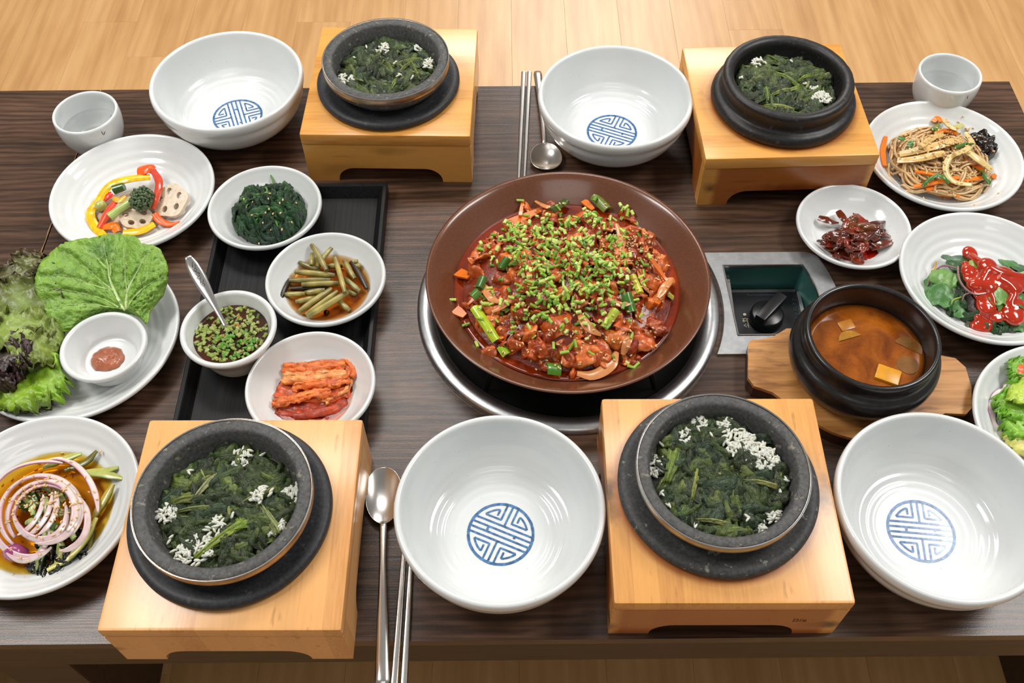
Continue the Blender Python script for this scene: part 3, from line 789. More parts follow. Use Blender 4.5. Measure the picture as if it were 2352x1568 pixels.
pot(*p1, 'dark stone pot with tarnished metal band on the far left stand', band='band', stone='stone', RD=0.0863, RR=0.0745, RI=0.0625, HR=0.0395)
pot(*p2, 'black unbanded stone pot on the far right stand', stone='stone2', RD=0.0847, RR=0.0755, RI=0.0625, HR=0.0385, style=1)
pot(*p3, 'grey stone pot with metal rim on the near left stand', band='band')
pot(*p4, 'grey stone pot with metal rim on the near right stand', band='band2', disc='disc2', RR=0.0742)

# ---------------------------------------------------------------- wilted greens and rice in the pots
def leafball(mb, rg, n, cx, cy, R, hf, cols, Lr=(0.02, 0.045), Wr=(0.008, 0.018), pleat=0.0022, lift=(0.0, 0.006), nu=12, nv=10, crk=0.0030):
    for i in range(n):
        r = R * math.sqrt(rg.random()) * 0.95; a = rg.uniform(0, 2 * PI)
        p = np.array([cx + r * math.cos(a), cy + r * math.sin(a)])
        h = rg.uniform(0, 2 * PI); L = rg.uniform(*Lr); W = rg.uniform(*Wr); k = rg.uniform(-1.6, 1.6) / L
        pts = []; q = p - np.array([math.cos(h), math.sin(h)]) * L / 2; hh = h - k * L / 2
        lf = rg.uniform(*lift); ph = rg.uniform(0, 6); ph2 = rg.uniform(0, 60); fr = rg.uniform(2.5, 5.5)
        base = np.array(cols[min(int(rg.random() ** 1.5 * len(cols)), len(cols) - 1)]) * rg.uniform(0.7, 1.3)
        G = np.zeros((nu, nv, 3)); C = np.zeros((nu, nv, 3))
        for u in range(nu):
            s = u / (nu - 1); hh += k * L / (nu - 1)
            q = q + np.array([math.cos(hh), math.sin(hh)]) * L / (nu - 1)
            sd = np.array([-math.sin(hh), math.cos(hh)])
            w = W * (math.sin(PI * (0.1 + 0.85 * s)) ** 0.7)
            for v in range(nv):
                t = 2 * v / (nv - 1) - 1
                pt = q + sd * t * w / 2
                d = np.hypot(pt[0] - cx, pt[1] - cy)
                if d > R: pt = np.array([cx, cy]) + (pt - np.array([cx, cy])) * R / d
                z = hf(pt[0], pt[1]) + lf + pleat * math.sin(t * fr + ph + 2.0 * s) - 0.003 * t * t - 0.004 * (2 * s - 1) ** 2
                z += crk * nz(pt[0] * 170 + ph2, pt[1] * 170, lf * 900) + 0.55 * crk * nz(pt[0] * 420, pt[1] * 420 + ph2, 3)
                G[u, v] = (pt[0], pt[1], z); C[u, v] = base * (1.0 + 0.14 * max(0, 1 - abs(t) * 5) + 0.15 * math.sin(t * fr * 1.7 + ph + 2 * s))
        grid_solid(mb, G, 0.0006, C)
def stems(mb, rg, n, cx, cy, R, hf, cols, Lr=(0.015, 0.035), rr=(0.0008, 0.0018), lift=(0.003, 0.007)):
    for i in range(n):
        r = R * math.sqrt(rg.random()) * 0.85; a = rg.uniform(0, 2 * PI); h = rg.uniform(0, 2 * PI); L = rg.uniform(*Lr); k = rg.uniform(-1.2, 1.2) / L
        q = np.array([cx + r * math.cos(a), cy + r * math.sin(a)]); pts = []; lf = rg.uniform(*lift)
        for s in np.linspace(-0.5, 0.5, 9):
            hh = h + k * s * L; pt = q + np.array([math.cos(hh), math.sin(hh)]) * s * L
            d = np.hypot(pt[0] - cx, pt[1] - cy)
            if d > R: pt = np.array([cx, cy]) + (pt - np.array([cx, cy])) * R / d
            pts.append((pt[0], pt[1], hf(*pt) + lf - 0.004 * (2 * s) ** 2))
        c = np.array(rg.choice(cols)) * rg.uniform(0.8, 1.25); w = rg.uniform(*rr)
        tube(mb, pts, [w * 0.7, w, w, w * 0.5], 7, c, flat=0.7)
def mound(mb, cx, cy, R, hf, col, n=48, m=14):
    v = [(cx, cy, hf(cx, cy))]; f = []
    for i in range(1, m + 1):
        r = R * i / m
        for j in range(n):
            a = 2 * PI * j / n; x_, y_ = cx + r * math.cos(a), cy + r * math.sin(a)
            v.append((x_, y_, hf(x_, y_) + 0.0015 * nz(x_ * 200, y_ * 200)))
    for j in range(n): f.append((0, 1 + j, 1 + (j + 1) % n))
    for i in range(m - 1):
        for j in range(n):
            k = (j + 1) % n; a = 1 + i * n
            f.append((a + j, a + n + j, a + n + k, a + k))
    return mb.add(v, f, col)
_g = MB(); lathe(_g, [(0, -1), (0.55, -0.78), (0.95, -0.25), (1, 0.1), (0.8, 0.6), (0.45, 0.9), (0, 1)], n=7)
GV, GF = _g.V(), _g.f
def grain(mb, rg, p, L, w, col, tilt=0.5, yaw=None):
    yaw = rg.uniform(0, 2 * PI) if yaw is None else yaw
    R = np.array(Matrix.Rotation(yaw, 3, 'Z') @ Matrix.Rotation(PI / 2 + rg.uniform(-tilt, tilt), 3, 'Y'))
    v = (GV * np.array([w, w * 0.85, L])) @ R.T + np.asarray(p)
    mb.add(v, GF, np.array(col) * rg.uniform(0.93, 1.05))
RICEC = S(212, 212, 198)
def rice_clump(mb, rg, cx, cy, z, n, rad):
    for i in range(int(n * 1.15)):
        r = rad * rg.random() ** 0.6; a = rg.uniform(0, 2 * PI)
        r *= 1 + 0.45 * nz(math.cos(a) * 2 + cx * 300, math.sin(a) * 2 + cy * 300); zz = z + 0.0042 * (1 - (r / rad) ** 2) * rg.uniform(0.3, 1.0)
        grain(mb, rg, (cx + r * math.cos(a), cy + r * math.sin(a), zz), rg.uniform(0.0031, 0.0038), rg.uniform(0.0014, 0.0017), RICEC, 0.45)
GREENS = [S(44, 56, 28), S(52, 66, 32), S(60, 76, 36), S(46, 64, 42), S(72, 88, 40), S(88, 102, 48)]
STEMC = [S(122, 130, 62), S(104, 118, 50), S(140, 146, 84)]
def pot_food(c, HR, RI, seed, n, lvl, lab_g, lab_r, clumps, singles, bright=(), gcols=GREENS, nst=12):
    rg = random.Random(seed); cx, cy = c; R = RI - 0.004
    hf = lambda x, y: ZB + lvl + 0.006 * max(0, 1 - ((x - cx) ** 2 + (y - cy) ** 2) / R ** 2) + 0.0025 * nz(x * 45 + seed, y * 45)
    mb = MB(); mound(mb, cx, cy, R, lambda x, y: hf(x, y) - 0.001, S(24, 34, 18))
    leafball(mb, rg, n, cx, cy, R, hf, gcols, (0.016, 0.042), (0.010, 0.028), 0.0028, (-0.002, 0.008), crk=0.0042)
    stems(mb, rg, nst, cx, cy, R, hf, STEMC)
    gp = Pile(); gp.add(mb)
    def top(x, y):
        r_ = gp.drop(x, y)[0]
        return hf(x, y) if r_ is None else float(r_[2])
    for (px, py, L, W, ang, colr) in bright:
        q, _n = gp.pix(px, py)
        if q is None: q = P(px, py, ZB + lvl + 0.009)
        zt_ = np.mean([top(q[0] + a * .3 * L * math.cos(ang), q[1] + a * .3 * L * math.sin(ang)) for a in (-1, 0, 1)])
        sub = random.Random(int(px)); 
        G = np.zeros((12, 8, 3)); C = np.zeros((12, 8, 3)); d = np.array([math.cos(ang), math.sin(ang)]); s_ = np.array([-d[1], d[0]])
        for u in range(12):
            for v in range(8):
                t = 2 * v / 7 - 1; s = u / 11; w = W * (0.35 + 0.65 * s)
                pt = q[:2] + d * (s - 0.5) * L + s_ * t * w / 2
                dd = np.hypot(pt[0] - cx, pt[1] - cy)
                if dd > R: pt = np.array([cx, cy]) + (pt - np.array([cx, cy])) * R / dd
                G[u, v] = (*pt, zt_ + 0.0022 - 0.003 * t * t + 0.0012 * math.sin(t * 6 + 2 * s) - 0.003 * (2 * s - 1) ** 2); C[u, v] = np.array(colr) * (1 + 0.3 * math.sin(t * 9))
        grid_solid(mb, G, 0.0008, C)
    mb.build('wilted_greens', M['leaf'], label=lab_g, cat='greens', kind='stuff', sharp=0)
    rb = MB()
    for (px, py, k, rad) in clumps:
        q, _n = gp.pix(px, py)
        if q is None: q = P(px, py, ZB + lvl + 0.008)
        z = 0.7 * q[2] + 0.3 * top(q[0], q[1]) - 0.0012
        rice_clump(rb, rg, q[0], q[1], z, k, rad)
    for (px, py) in singles:
        q, _n = gp.pix(px, py)
        if q is None: continue
        z = q[2] + 0.0012
        for _ in range(rg.choice((1, 2, 2))): grain(rb, rg, (q[0] + rg.uniform(-.002, .002), q[1] + rg.uniform(-.002, .002), z), 0.0034, 0.0014, RICEC)
    rb.build('cooked_rice', M['rice'], label=lab_r, cat='rice', kind='stuff', sharp=0)
pot_food(p1, .0395, .0625, 11, 190, 0.017, 'dark wilted greens topping the rice in the far left stone pot', 'white rice peeking around greens in the far left stone pot',
         [(795, 178, 26, 0.009), (985, 145, 26, 0.009), (880, 110, 20, 0.009), (955, 112, 14, 0.006)], [(813, 133), (909, 146), (950, 178), (915, 174), (845, 107)],
         [(935, 145, 0.04, 0.004, 0.4, S(112, 124, 58)), (950, 155, 0.045, 0.004, -1.2, S(104, 118, 50)), (930, 160, 0.04, 0.004, 1.0, S(104, 118, 50)), (905, 190, 0.02, 0.008, 1.2, S(108, 128, 44))])
pot_food(p2, .0385, .0625, 12, 190, 0.017, 'dark wilted greens topping the rice in the black unbanded pot', 'white rice clump at the right side of the black unbanded pot',
         [(1885, 222, 60, 0.011), (1870, 205, 26, 0.008), (1745, 143, 18, 0.008)], [(1705, 180), (1820, 141), (1848, 193), (1695, 163)],
         [(1810, 178, 0.035, 0.006, -0.8, S(112, 134, 46)), (1795, 205, 0.03, 0.006, 0.4, S(122, 136, 60)), (1762, 215, 0.025, 0.007, 1.5, S(112, 130, 56)), (1820, 208, 0.022, 0.007, 0.4, S(126, 140, 60)), (1790, 243, 0.035, 0.006, -0.2, S(136, 146, 66)), (1850, 175, 0.02, 0.005, 0.5, S(118, 140, 50))], nst=26)
pot_food(p3, .0355, .0633, 13, 250, 0.012, 'dark wilted greens topping the rice in the near left stone pot', 'white rice patches showing between greens in the near left pot',
         [(388, 1180, 36, 0.010), (432, 1275, 44, 0.013), (672, 1132, 40, 0.010), (555, 1050, 22, 0.009), (600, 1135, 26, 0.008), (495, 1212, 26, 0.010), (470, 1250, 22, 0.007), (640, 1212, 20, 0.008), (476, 1272, 12, 0.005)], [(390, 1247), (395, 1228), (605, 1045), (440, 1082), (455, 1230), (530, 1185)],
         [(505, 1235, 0.05, 0.012, 0.75, S(124, 142, 46)), (470, 1120, 0.032, 0.009, 1.0, S(140, 144, 96)), (617, 1185, 0.036, 0.009, -0.95, S(132, 142, 84)), (455, 1165, 0.036, 0.006, 0.1, S(104, 116, 54)), (590, 1137, 0.035, 0.006, 0.5, S(112, 118, 60)), (545, 1205, 0.018, 0.012, 0.5, S(120, 146, 46)), (420, 1145, 0.02, 0.012, 0.3, S(104, 112, 40))])
pot_food(p4, .0355, .0633, 14, 250, 0.016, 'dark wilted greens topping the rice in the near right stone pot', 'white rice mound beside greens in the near right pot',
         [(1700, 1015, 95, 0.014), (1748, 1045, 95, 0.014), (1505, 1072, 52, 0.011), (1612, 975, 24, 0.009), (1775, 1182, 34, 0.009), (1745, 1212, 22, 0.007), (1665, 973, 20, 0.007), (1570, 1003, 14, 0.006)], [(1520, 1022), (1582, 990), (1605, 985), (1630, 1000), (1800, 1100), (1793, 1130), (1598, 1208), (1540, 1165), (1517, 1135), (1722, 1190)],
         [(1545, 1065, 0.035, 0.016, 1.2, S(104, 124, 46)), (1597, 1105, 0.032, 0.007, 1.3, S(138, 146, 68)), (1725, 1020, 0.022, 0.007, 1.3, S(132, 134, 58)), (1745, 1108, 0.03, 0.006, -0.2, S(126, 130, 66)), (1640, 1193, 0.03, 0.006, -0.15, S(118, 124, 62))], nst=8)

# ================================================================= TRAY
b = MB()
tx0, tx1, ty0, ty1 = -0.3405, -0.1475, 0.4785, 0.8315
tray = thing('serving_tray', ((tx0 + tx1) / 2, (ty0 + ty1) / 2, 0), 'long black lacquered tray under four small dishes', 'tray')
box(b, ((tx0 + tx1) / 2, (ty0 + ty1) / 2, 0.0021), (tx1 - tx0 - 0.004, ty1 - ty0 - 0.004, 0.0037)); b.build('tray_floor', M['tray'], tray, smooth=False)
def wall(p0, p1, inward):
    m = MB(); p0 = np.array(p0); p1 = np.array(p1); inw = np.array(inward)
    d = (p1 - p0) / np.linalg.norm(p1 - p0)
    sec = [(0, 0.0004), (0.0, 0.0175), (0.001, 0.0185), (0.0045, 0.0185), (0.0055, 0.0175), (0.0125, 0.0038)]
    v = []
    for e, s in ((p0, 1), (p1, -1)):
        for a, z in sec: v.append((*(e + inw * a + d * s * a), z))
    n = len(sec)
    m.add(v, [(i, i + 1, n + i + 1, n + i) for i in range(n - 1)] + [tuple(range(n))[::-1], tuple(range(n, 2 * n))])
    m.build('tray_wall', M['tray'], tray, smooth=False)
wall((tx0, ty0), (tx1, ty0), (0, 1)); wall((tx1, ty0), (tx1, ty1), (-1, 0)); wall((tx1, ty1), (tx0, ty1), (0, -1)); wall((tx0, ty1), (tx0, ty0), (1, 0))

# ================================================================= CUTLERY
def chopstick(a, b_, label, w0=0.0030, w1=0.0018, z=0.0024):
    m = MB(); p = [np.array([a[0] + (b_[0] - a[0]) * t, a[1] + (b_[1] - a[1]) * t, z]) for t in np.linspace(0, 1, 12)]
    tube(m, p, np.linspace(w0, w1, 12), 8, flat=0.62, up=(0, 0, 1)); 
    m.build('chopstick', M['steel'], label=label, cat='chopstick', group='steel chopsticks', sharp=40)
def ext(p, q, L):
    p = np.array(p[:2]); q = np.array(q[:2]); d = (q - p) / np.linalg.norm(q - p); return p, p + d * L
a, c = ext(P(1203, 165, .003), P(1192, 400, .003), 0.205); chopstick(a, c, 'flat steel chopstick of the far pair, the outer one away from the spoon', 0.0034)
a, c = ext(P(1216, 165, .003), P(1205, 400, .003), 0.205); chopstick(a, c, 'flat steel chopstick of the far pair, the one nearer the spoon', 0.0034)
a, c = ext(P(926, 1290, .003), P(905, 1568, .003), 0.148); 
d = (c - a) / np.linalg.norm(c - a); a2 = a - d * 0.068
chopstick(c, a2, 'steel chopstick of the near pair, the one beside the spoon handle', 0.0036)
a, c = ext(P(944, 1290, .003), P(928, 1568, .003), 0.146)
d = (c - a) / np.linalg.norm(c - a); a2 = a - d * 0.068
chopstick(c, a2, 'steel chopstick of the near pair, the one nearer the white bowl', 0.0036)
def spoon(tip, ang, bl, bw, hl, label, hw=(0.003, 0.0026, 0.0042, 0.0055), z0=0.001, mat='steel', pitch=0.0, group='steel spoons', depth=0.006):
    """tip of the bowl at tip, handle runs along angle ang"""
    t = thing('spoon', (tip[0], tip[1], z0), label, 'spoon', group)
    R = Matrix.Rotation(ang, 3, 'Z') @ Matrix.Rotation(-pitch, 3, 'Y')
    T = lambda q: np.array(R @ Vector(q)) + np.array([tip[0], tip[1], z0])
    nu, nv = 22, 13; G = np.zeros((nu, nv, 3))
    for u in range(nu):
        s = 0.5 - 0.5 * math.cos(PI * (0.02 + 0.96 * u / (nu - 1)))
        e = max(0.0, 1 - abs(2 * s - 1) ** 2.3) ** 0.5 * (1 - 0.15 * (s - 0.4))
        for v in range(nv):
            k = math.sin((v / (nv - 1) - 0.5) * PI)
            rr = min(1.0, (2 * s - 1) ** 2 + k * k * (1 - (2 * s - 1) ** 2))
            G[u, v] = T((s * bl, k * bw / 2 * e, depth * (rr ** 1.1) + 0.0008))
    m = MB(); grid_solid(m, G, 0.0012); m.build('spoon_bowl', M[mat], t, sharp=0)
    zz = depth
    pts = [T((bl * 0.965, 0, zz + 0.0002)), T((bl + 0.012, 0, zz + 0.001)), T((bl + hl * 0.3, 0, zz * 0.9 + 0.002)), T((bl + hl * 0.7, 0, zz * 0.45 + 0.0012)), T((bl + hl, 0, 0.0024))]
    pts = spl(pts, 26); up = np.array(R @ Vector((0, 0, 1)))
    m = MB(); tube(m, pts, list(np.interp(np.linspace(0, 1, 26), [0, .25, .6, .97, 1], [hw[0] * 1.4, hw[1], hw[2], hw[3], hw[3] * 0.8])), 10, flat=0.36, up=up); m.build('handle', M[mat], t, sharp=0)
    return t, T
n_ = P(1257, 397, .002); h_ = P(1235, 168, .003)
spoon(n_[:2], math.atan2(h_[1] - n_[1], h_[0] - n_[0]), 0.047, 0.040, 0.142, 'steel spoon of the far setting lying beside the empty bowl', (0.0024, 0.0028, 0.0042, 0.0058))
n_ = P(882, 1077, .004); h_ = P(880, 1568, .003)
spoon(n_[:2], math.atan2(h_[1] - n_[1], h_[0] - n_[0]) - 0.003, 0.060, 0.036, 0.150, 'steel spoon of the near setting with handle past the table edge', (0.0028, 0.003, 0.0048, 0.0066))

# ---- ornate spoon standing in the sauce bowl
A0 = np.array(P(520, 752, .038)); A1 = np.array(P(431, 588, .092))
d = A1 - A0; L = np.linalg.norm(d); d /= L
osp = thing('sauce_spoon', tuple(A0 - d * 0.012), 'shiny spoon with engraved handle leaning in the soy scallion sauce', 'spoon')
side = np.cross(d, np.array([0, 0, 1])); side /= np.linalg.norm(side); nn = np.cross(side, d)
def flatbar(mb, p0, p1, ws, th, nrm, n=26):
    pts = np.array([p0 + (p1 - p0) * t for t in np.linspace(0, 1, n)])
    w = np.interp(np.linspace(0, 1, n), np.linspace(0, 1, len(ws)), ws)
    tube(mb, pts, w, 14, flat=th, up=nrm)
m = MB(); flatbar(m, A0, A1, [0.0024, 0.0022, 0.0028, 0.0042, 0.0058, 0.0070, 0.0072, 0.0064, 0.0030], 0.17, nn); m.build('handle', M['silver'], osp, sharp=0)
m = MB(); G = np.zeros((14, 9, 3))
for u in range(14):
    s = u / 13; e = max(0, 1 - (2 * s - 1) ** 2) ** 0.5
    for v in range(9):
        k = v / 4 - 1; G[u, v] = A0 - d * 0.03 * s * 1.0 + side * k * 0.011 * e + nn * (-0.005 + 0.005 * min(1, (2 * s - 1) ** 2 + k * k * e * e)) + np.array([0, 0, -0.0005])
grid_solid(m, G, 0.001); m.build('spoon_bowl', M['silver'], osp, sharp=0)
m = MB(); rg = random.Random(2)
for i in range(9):
    s0 = 0.60 + 0.035 * i; c0 = A0 + d * L * s0 + nn * 0.00125
    q = [c0 + d * 0.0022 * math.cos(t) * (0.6 + 0.3 * (i % 3)) + side * (0.0025 * math.sin(t + i) * (1 if i % 2 else 0.6)) for t in np.linspace(0, rg.uniform(3, 5.5), 12)]
    tube(m, q, 0.00028, 5, cap=True)
m.build('engraving', m_simple('engraved_line', (0.03, 0.03, 0.03), 0.5), osp)

# ================================================================= STEW POT ON ITS BOARD
SP = np.array([0.3522, 0.5525]); BZ = 0.019
bc = np.array([0.354, 0.551]); ba = math.radians(-9.0)
half = [(-0.107, -0.026), (-0.104, -0.031), (-0.085, -0.036), (-0.070, -0.0475)]
out = [(-0.110, 0.022), (-0.110, -0.022)] + half
out += [(0.079 * math.cos(t), 0.079 * math.sin(t)) for t in np.linspace(math.radians(218), math.radians(322), 20)]
out += [(0.070, -0.0475), (0.085, -0.036), (0.106, -0.034), (0.112, -0.026), (0.115, 0.0), (0.112, 0.024), (0.103, 0.034), (0.085, 0.036), (0.070, 0.0475)]
out += [(0.079 * math.cos(t), 0.079 * math.sin(t)) for t in np.linspace(math.radians(38), math.radians(142), 20)]
out += [(-0.070, 0.0475), (-0.085, 0.034), (-0.100, 0.0285), (-0.107, 0.027)]
ca, sa = math.cos(ba), math.sin(ba)
out = [(bc[0] + a * ca - c * sa, bc[1] + a * sa + c * ca) for a, c in out]
board = thing('pot_board', (bc[0], bc[1], 0), 'scorched wooden trivet board with two ears under the stew pot', 'board')
m = MB(); slab(m, out, [], 0.015, BZ); m.build('board_top', M['board'], board, smooth=False)
m = MB(); slab(m, [tuple(bc + (np.array(q) - bc) * 0.998) for q in out], [], 0.0004, 0.0152); m.build('board_side', M['board_edge'], board, smooth=False)
p = spl([(0, 0.0005), (0.050, 0.0005), (0.054, 0.003), (0.066, 0.012), (0.0725, 0.026), (0.0738, 0.036), (0.0715, 0.044), (0.0665, 0.0485), (0.0648, 0.0525), (0.0650, 0.060), (0.0652, 0.0645), (0.0635, 0.0668), (0.0605, 0.0665), (0.0592, 0.0635), (0.0585, 0.050), (0.056, 0.030), (0.045, 0.012), (0.02, 0.008), (0, 0.008)], 100)
p[0, 0] = p[-1, 0] = 0
m = MB(); lathe(m, p, (SP[0], SP[1], BZ), 128); m.build('stew_pot', M['clay'], label='black earthenware pot of soybean stew on the scorched board', cat='pot', sharp=0, origin=(*SP, BZ))
SZ = BZ + 0.038
def m_stew():
    k = NT('soybean_broth')
    a = k.noise(k.coord(), 26, 4, 0.6, 0.6); g = k.noise(k.coord(), 420, 3, 0.6)
    f = k.math('ADD', k.math('MULTIPLY', a, 0.85), k.math('MULTIPLY', g, 0.15))
    c = k.ramp(f, [(0.33, S(98, 44, 8)), (0.5, S(140, 72, 12)), (0.68, S(172, 96, 24))])
    k.set(Base_Color=c, Roughness=0.06, Specular_IOR_Level=0.5, Coat_Weight=0.3, Coat_Roughness=0.03); k.bump(g, 0.03, 0.0006); return k.m
m = MB(); n = 72; v = [(SP[0], SP[1], SZ)]; f = []
for i in range(1, 11):
    r = 0.0576 * i / 10
    for j in range(n):
        t = 2 * PI * j / n; v.append((SP[0] + r * math.cos(t), SP[1] + r * math.sin(t), SZ + (0.0006 if i == 10 else 0) + 0.0002 * nz(r * 80 * math.cos(t), r * 80 * math.sin(t))))
for j in range(n): f.append((0, 1 + j, 1 + (j + 1) % n))
for i in range(9):
    for j in range(n): a_ = 1 + i * n; k = (j + 1) % n; f.append((a_ + j, a_ + n + j, a_ + n + k, a_ + k))
s0 = len(v); v.append((SP[0], SP[1], SZ - 0.012))
for j in range(n): t = 2 * PI * j / n; v.append((SP[0] + 0.054 * math.cos(t), SP[1] + 0.054 * math.sin(t), SZ - 0.012))
lo = 1 + 9 * n
for j in range(n): k = (j + 1) % n; f.append((lo + j, s0 + 1 + j, s0 + 1 + k, lo + k)); f.append((s0, s0 + 1 + k, s0 + 1 + j))
m.add(v, f); m.build('stew_broth', m_stew(), label='orange brown soybean broth filling the black stew pot', cat='soup', sharp=0)
TOFU = m_simple('tofu', S(214, 148, 30), 0.3, nscale=120, namt=0.12, bump=0.15, bscale=200)
q = P(2040, 860, SZ + 0.002)
m = MB(); box(m, (q[0], q[1], SZ - 0.003), (0.023, 0.018, 0.012), rz=-0.45, bev=0.0012); m.build('tofu_cube', TOFU, label='yellow tofu cube floating near the stew pot rim', cat='tofu', sharp=30)
q = P(1945, 745, SZ + 0.002)
m = MB(); box(m, (q[0], q[1], SZ - 0.004), (0.016, 0.012, 0.0112), rz=0.3, bev=0.0015); m.build('tofu_cube', m_simple('tofu_soaked', S(176, 112, 32), 0.3, nscale=120, namt=0.15), label='small tofu cube half sunk at the back of the stew', cat='tofu', sharp=30)
def zuc(px, py, r, rz, lab, colr, a0=0, a1=PI, dz=0.0012):
    q = P(px, py, SZ); pts = [(q[0] + r * math.cos(t + rz), q[1] + r * math.sin(t + rz)) for t in np.linspace(a0, a1, 16)]
    m = MB(); slab(m, pts, [], SZ - 0.003, SZ + dz); m.build('zucchini_slice', m_simple('zucchini', colr, 0.25, nscale=150, namt=0.2), label=lab, cat='zucchini', smooth=False, group='zucchini slices in the stew')
zuc(1955, 783, 0.0125, 0.25, 'half-moon zucchini slice floating in the middle of the stew', S(168, 116, 30), 0.3, PI - 0.2)
zuc(2085, 800, 0.014, -0.6, 'olive zucchini slice floating at the right side of the stew', S(118, 74, 14), 0, PI, 0.0006)
zuc(2085, 838, 0.011, 0.6, 'olive zucchini slice floating behind the tofu in the stew', S(122, 76, 14), 0, 2 * PI * 0.95, 0.0005)

# ================================================================= BROWN PAN WITH SPICY PORK
PC = np.array([0.0597, 0.6566]); PZ = -0.0050
p = spl([(0, 0.0005), (0.078, 0.0005), (0.084, 0.003), (0.104, 0.018), (0.130, 0.041), (0.1475, 0.0565), (0.1506, 0.0595), (0.1512, 0.0612), (0.1500, 0.0624), (0.1484, 0.0614), (0.1450, 0.0590), (0.128, 0.0435), (0.102, 0.0215), (0.085, 0.0085), (0.076, 0.006), (0, 0.006)], 100)
p[0, 0] = p[-1, 0] = 0
m = MB(); lathe(m, p, (*PC, PZ), 160); m.build('serving_pan', M['pan'], label='wide brown glazed pan of spicy pork on the table burner', cat='pan', sharp=0, origin=(*PC, PZ))
LZp = 0.0335
def m_sauce():
    k = NT('red_sauce_pool')
    a = k.noise(k.coord(), 18, 4, 0.6); g = k.noise(k.coord(), 300, 3)
    c = k.ramp(k.math('ADD', k.math('MULTIPLY', a, 0.8), k.math('MULTIPLY', g, 0.2)), [(0.3, S(92, 26, 3)), (0.55, S(128, 40, 4)), (0.75, S(160, 58, 6))])
    k.set(Base_Color=c, Roughness=0.08, Coat_Weight=0.4, Coat_Roughness=0.03); k.bump(g, 0.05, 0.001); return k.m
m = MB(); lathe(m, [(0, 0), (0.06, 0), (0.118, 0), (0.1218, 0.0006), (0.118, -0.004), (0.085, -0.028), (0, -0.030)], (*PC, LZp), 128); m.build('chilli_sauce', m_sauce(), label='glossy dark red chilli sauce pooled in the brown pan', cat='sauce', sharp=0)

def align(nrm, yaw):
    n = np.array(nrm); n = n if n[2] >= 0 else -n
    n = n / np.linalg.norm(n)
    return Vector((0, 0, 1)).rotation_difference(Vector(n)).to_matrix() @ Matrix.Rotation(yaw, 3, 'Z')

pile = Pile(); rg = random.Random(77)
def hpan(x, y):
    dx, dy = x - PC[0], y - (PC[1] - 0.002)
    d = math.sqrt((dx / 1.06) ** 2 + dy ** 2)
    return LZp - 0.004 + 0.036 * max(0, 1 - (d / 0.112) ** 2) ** 0.8 + 0.004 * nz(x * 50, y * 50, 4)
m = MB(); mound(m, PC[0], PC[1] - 0.002, 0.112, hpan, S(120, 40, 12), 64, 20)
PORK = [S(184, 80, 26), S(198, 96, 34), S(150, 58, 20), S(208, 110, 44), S(138, 48, 18)]
def crumple(rg, L, W, nu=14, nv=11, amp=0.006, fold=1.0):
    """crumpled meat slice, local coordinates, returns grid"""
    ph = [rg.uniform(0, 6.28) for _ in range(6)]; s0 = rg.uniform(0, 100); f1 = rg.uniform(2.0, 4.2) * fold; f2 = rg.uniform(1.5, 3.5) * fold
    G = np.zeros((nu, nv, 3))
    for u in range(nu):
        for v in range(nv):
            a = 2 * u / (nu - 1) - 1; b = 2 * v / (nv - 1) - 1
            k = 1 - 0.18 * (a * a * b * b) + 0.16 * nz(a * 1.6 + s0, b * 1.6)
            x_ = a * L / 2 * k * (1 - 0.12 * b * b); y_ = b * W / 2 * k * (1 - 0.2 * a * a)
            z_ = amp * (0.55 * math.sin(f1 * a + ph[0] + 0.8 * b) + 0.5 * math.sin(f2 * b + ph[1] + a) + 0.7 * nz(a * 1.8 + s0, b * 1.8, 7)) + 0.0016 * nz(a * 5 + s0, b * 5, 2) - 0.35 * amp * (a * a + b * b)
            G[u, v] = (x_, y_, z_)
    return G
def pork_cols(rg, G, base=None):
    b = np.array(base if base is not None else rg.choice(PORK)); s0 = rg.uniform(0, 100); C = np.zeros(G.shape)
    for u in range(G.shape[0]):
        for v in range(G.shape[1]):
            q = G[u, v]; n1 = nz(q[0] * 130 + s0, q[1] * 130, s0); C[u, v] = b * (1 + 0.35 * n1)
            if v <= 1: C[u, v] = C[u, v] * 0.5 + np.array(S(206, 124, 66)) * 0.5
    return C
# hidden under-layer: joined slices nobody can count
for i in range(150):
    r = 0.108 * math.sqrt(rg.random()); a = rg.uniform(0, 6.28); x_, y_ = PC[0] + r * math.cos(a), PC[1] - 0.002 + r * math.sin(a)
    G = crumple(rg, rg.uniform(.02, .035), rg.uniform(.014, .024)); C = pork_cols(rg, G)
    nrm = np.array([-(hpan(x_ + .004, y_) - hpan(x_ - .004, y_)) / .008, -(hpan(x_, y_ + .004) - hpan(x_, y_ - .004)) / .008, 1]) + np.array([rg.uniform(-.5, .5), rg.uniform(-.5, .5), 0])
    R = np.array(align(nrm, rg.uniform(0, 6.28))); G = G @ R.T + np.array([x_, y_, hpan(x_, y_) + rg.uniform(0, .005)])
    grid_solid(m, G, 0.0018, C)
pile.add(m); m.build('pork_pile', M['meat'], label='heap of red sauced stir-fried pork under the chives in the pan', cat='pork', kind='stuff', sharp=0)
PKL = {(1105, 585): 'large folded pork slice at the left edge of the stir-fry', (1275, 745): 'big rounded pork fold just in front of the chives', (1335, 815): 'broad pork slice at the front centre of the pan', (1470, 780): 'seed speckled pork slice at the front right of the pan', (1120, 810): 'small curled pork slice beside the bright scallion tip', (1500, 690): 'glossy pork roll in the sauce at the right', (1200, 480): 'pork slice under the carrot at the back left', (1330, 500): 'pork slice at the back under loose chives'}
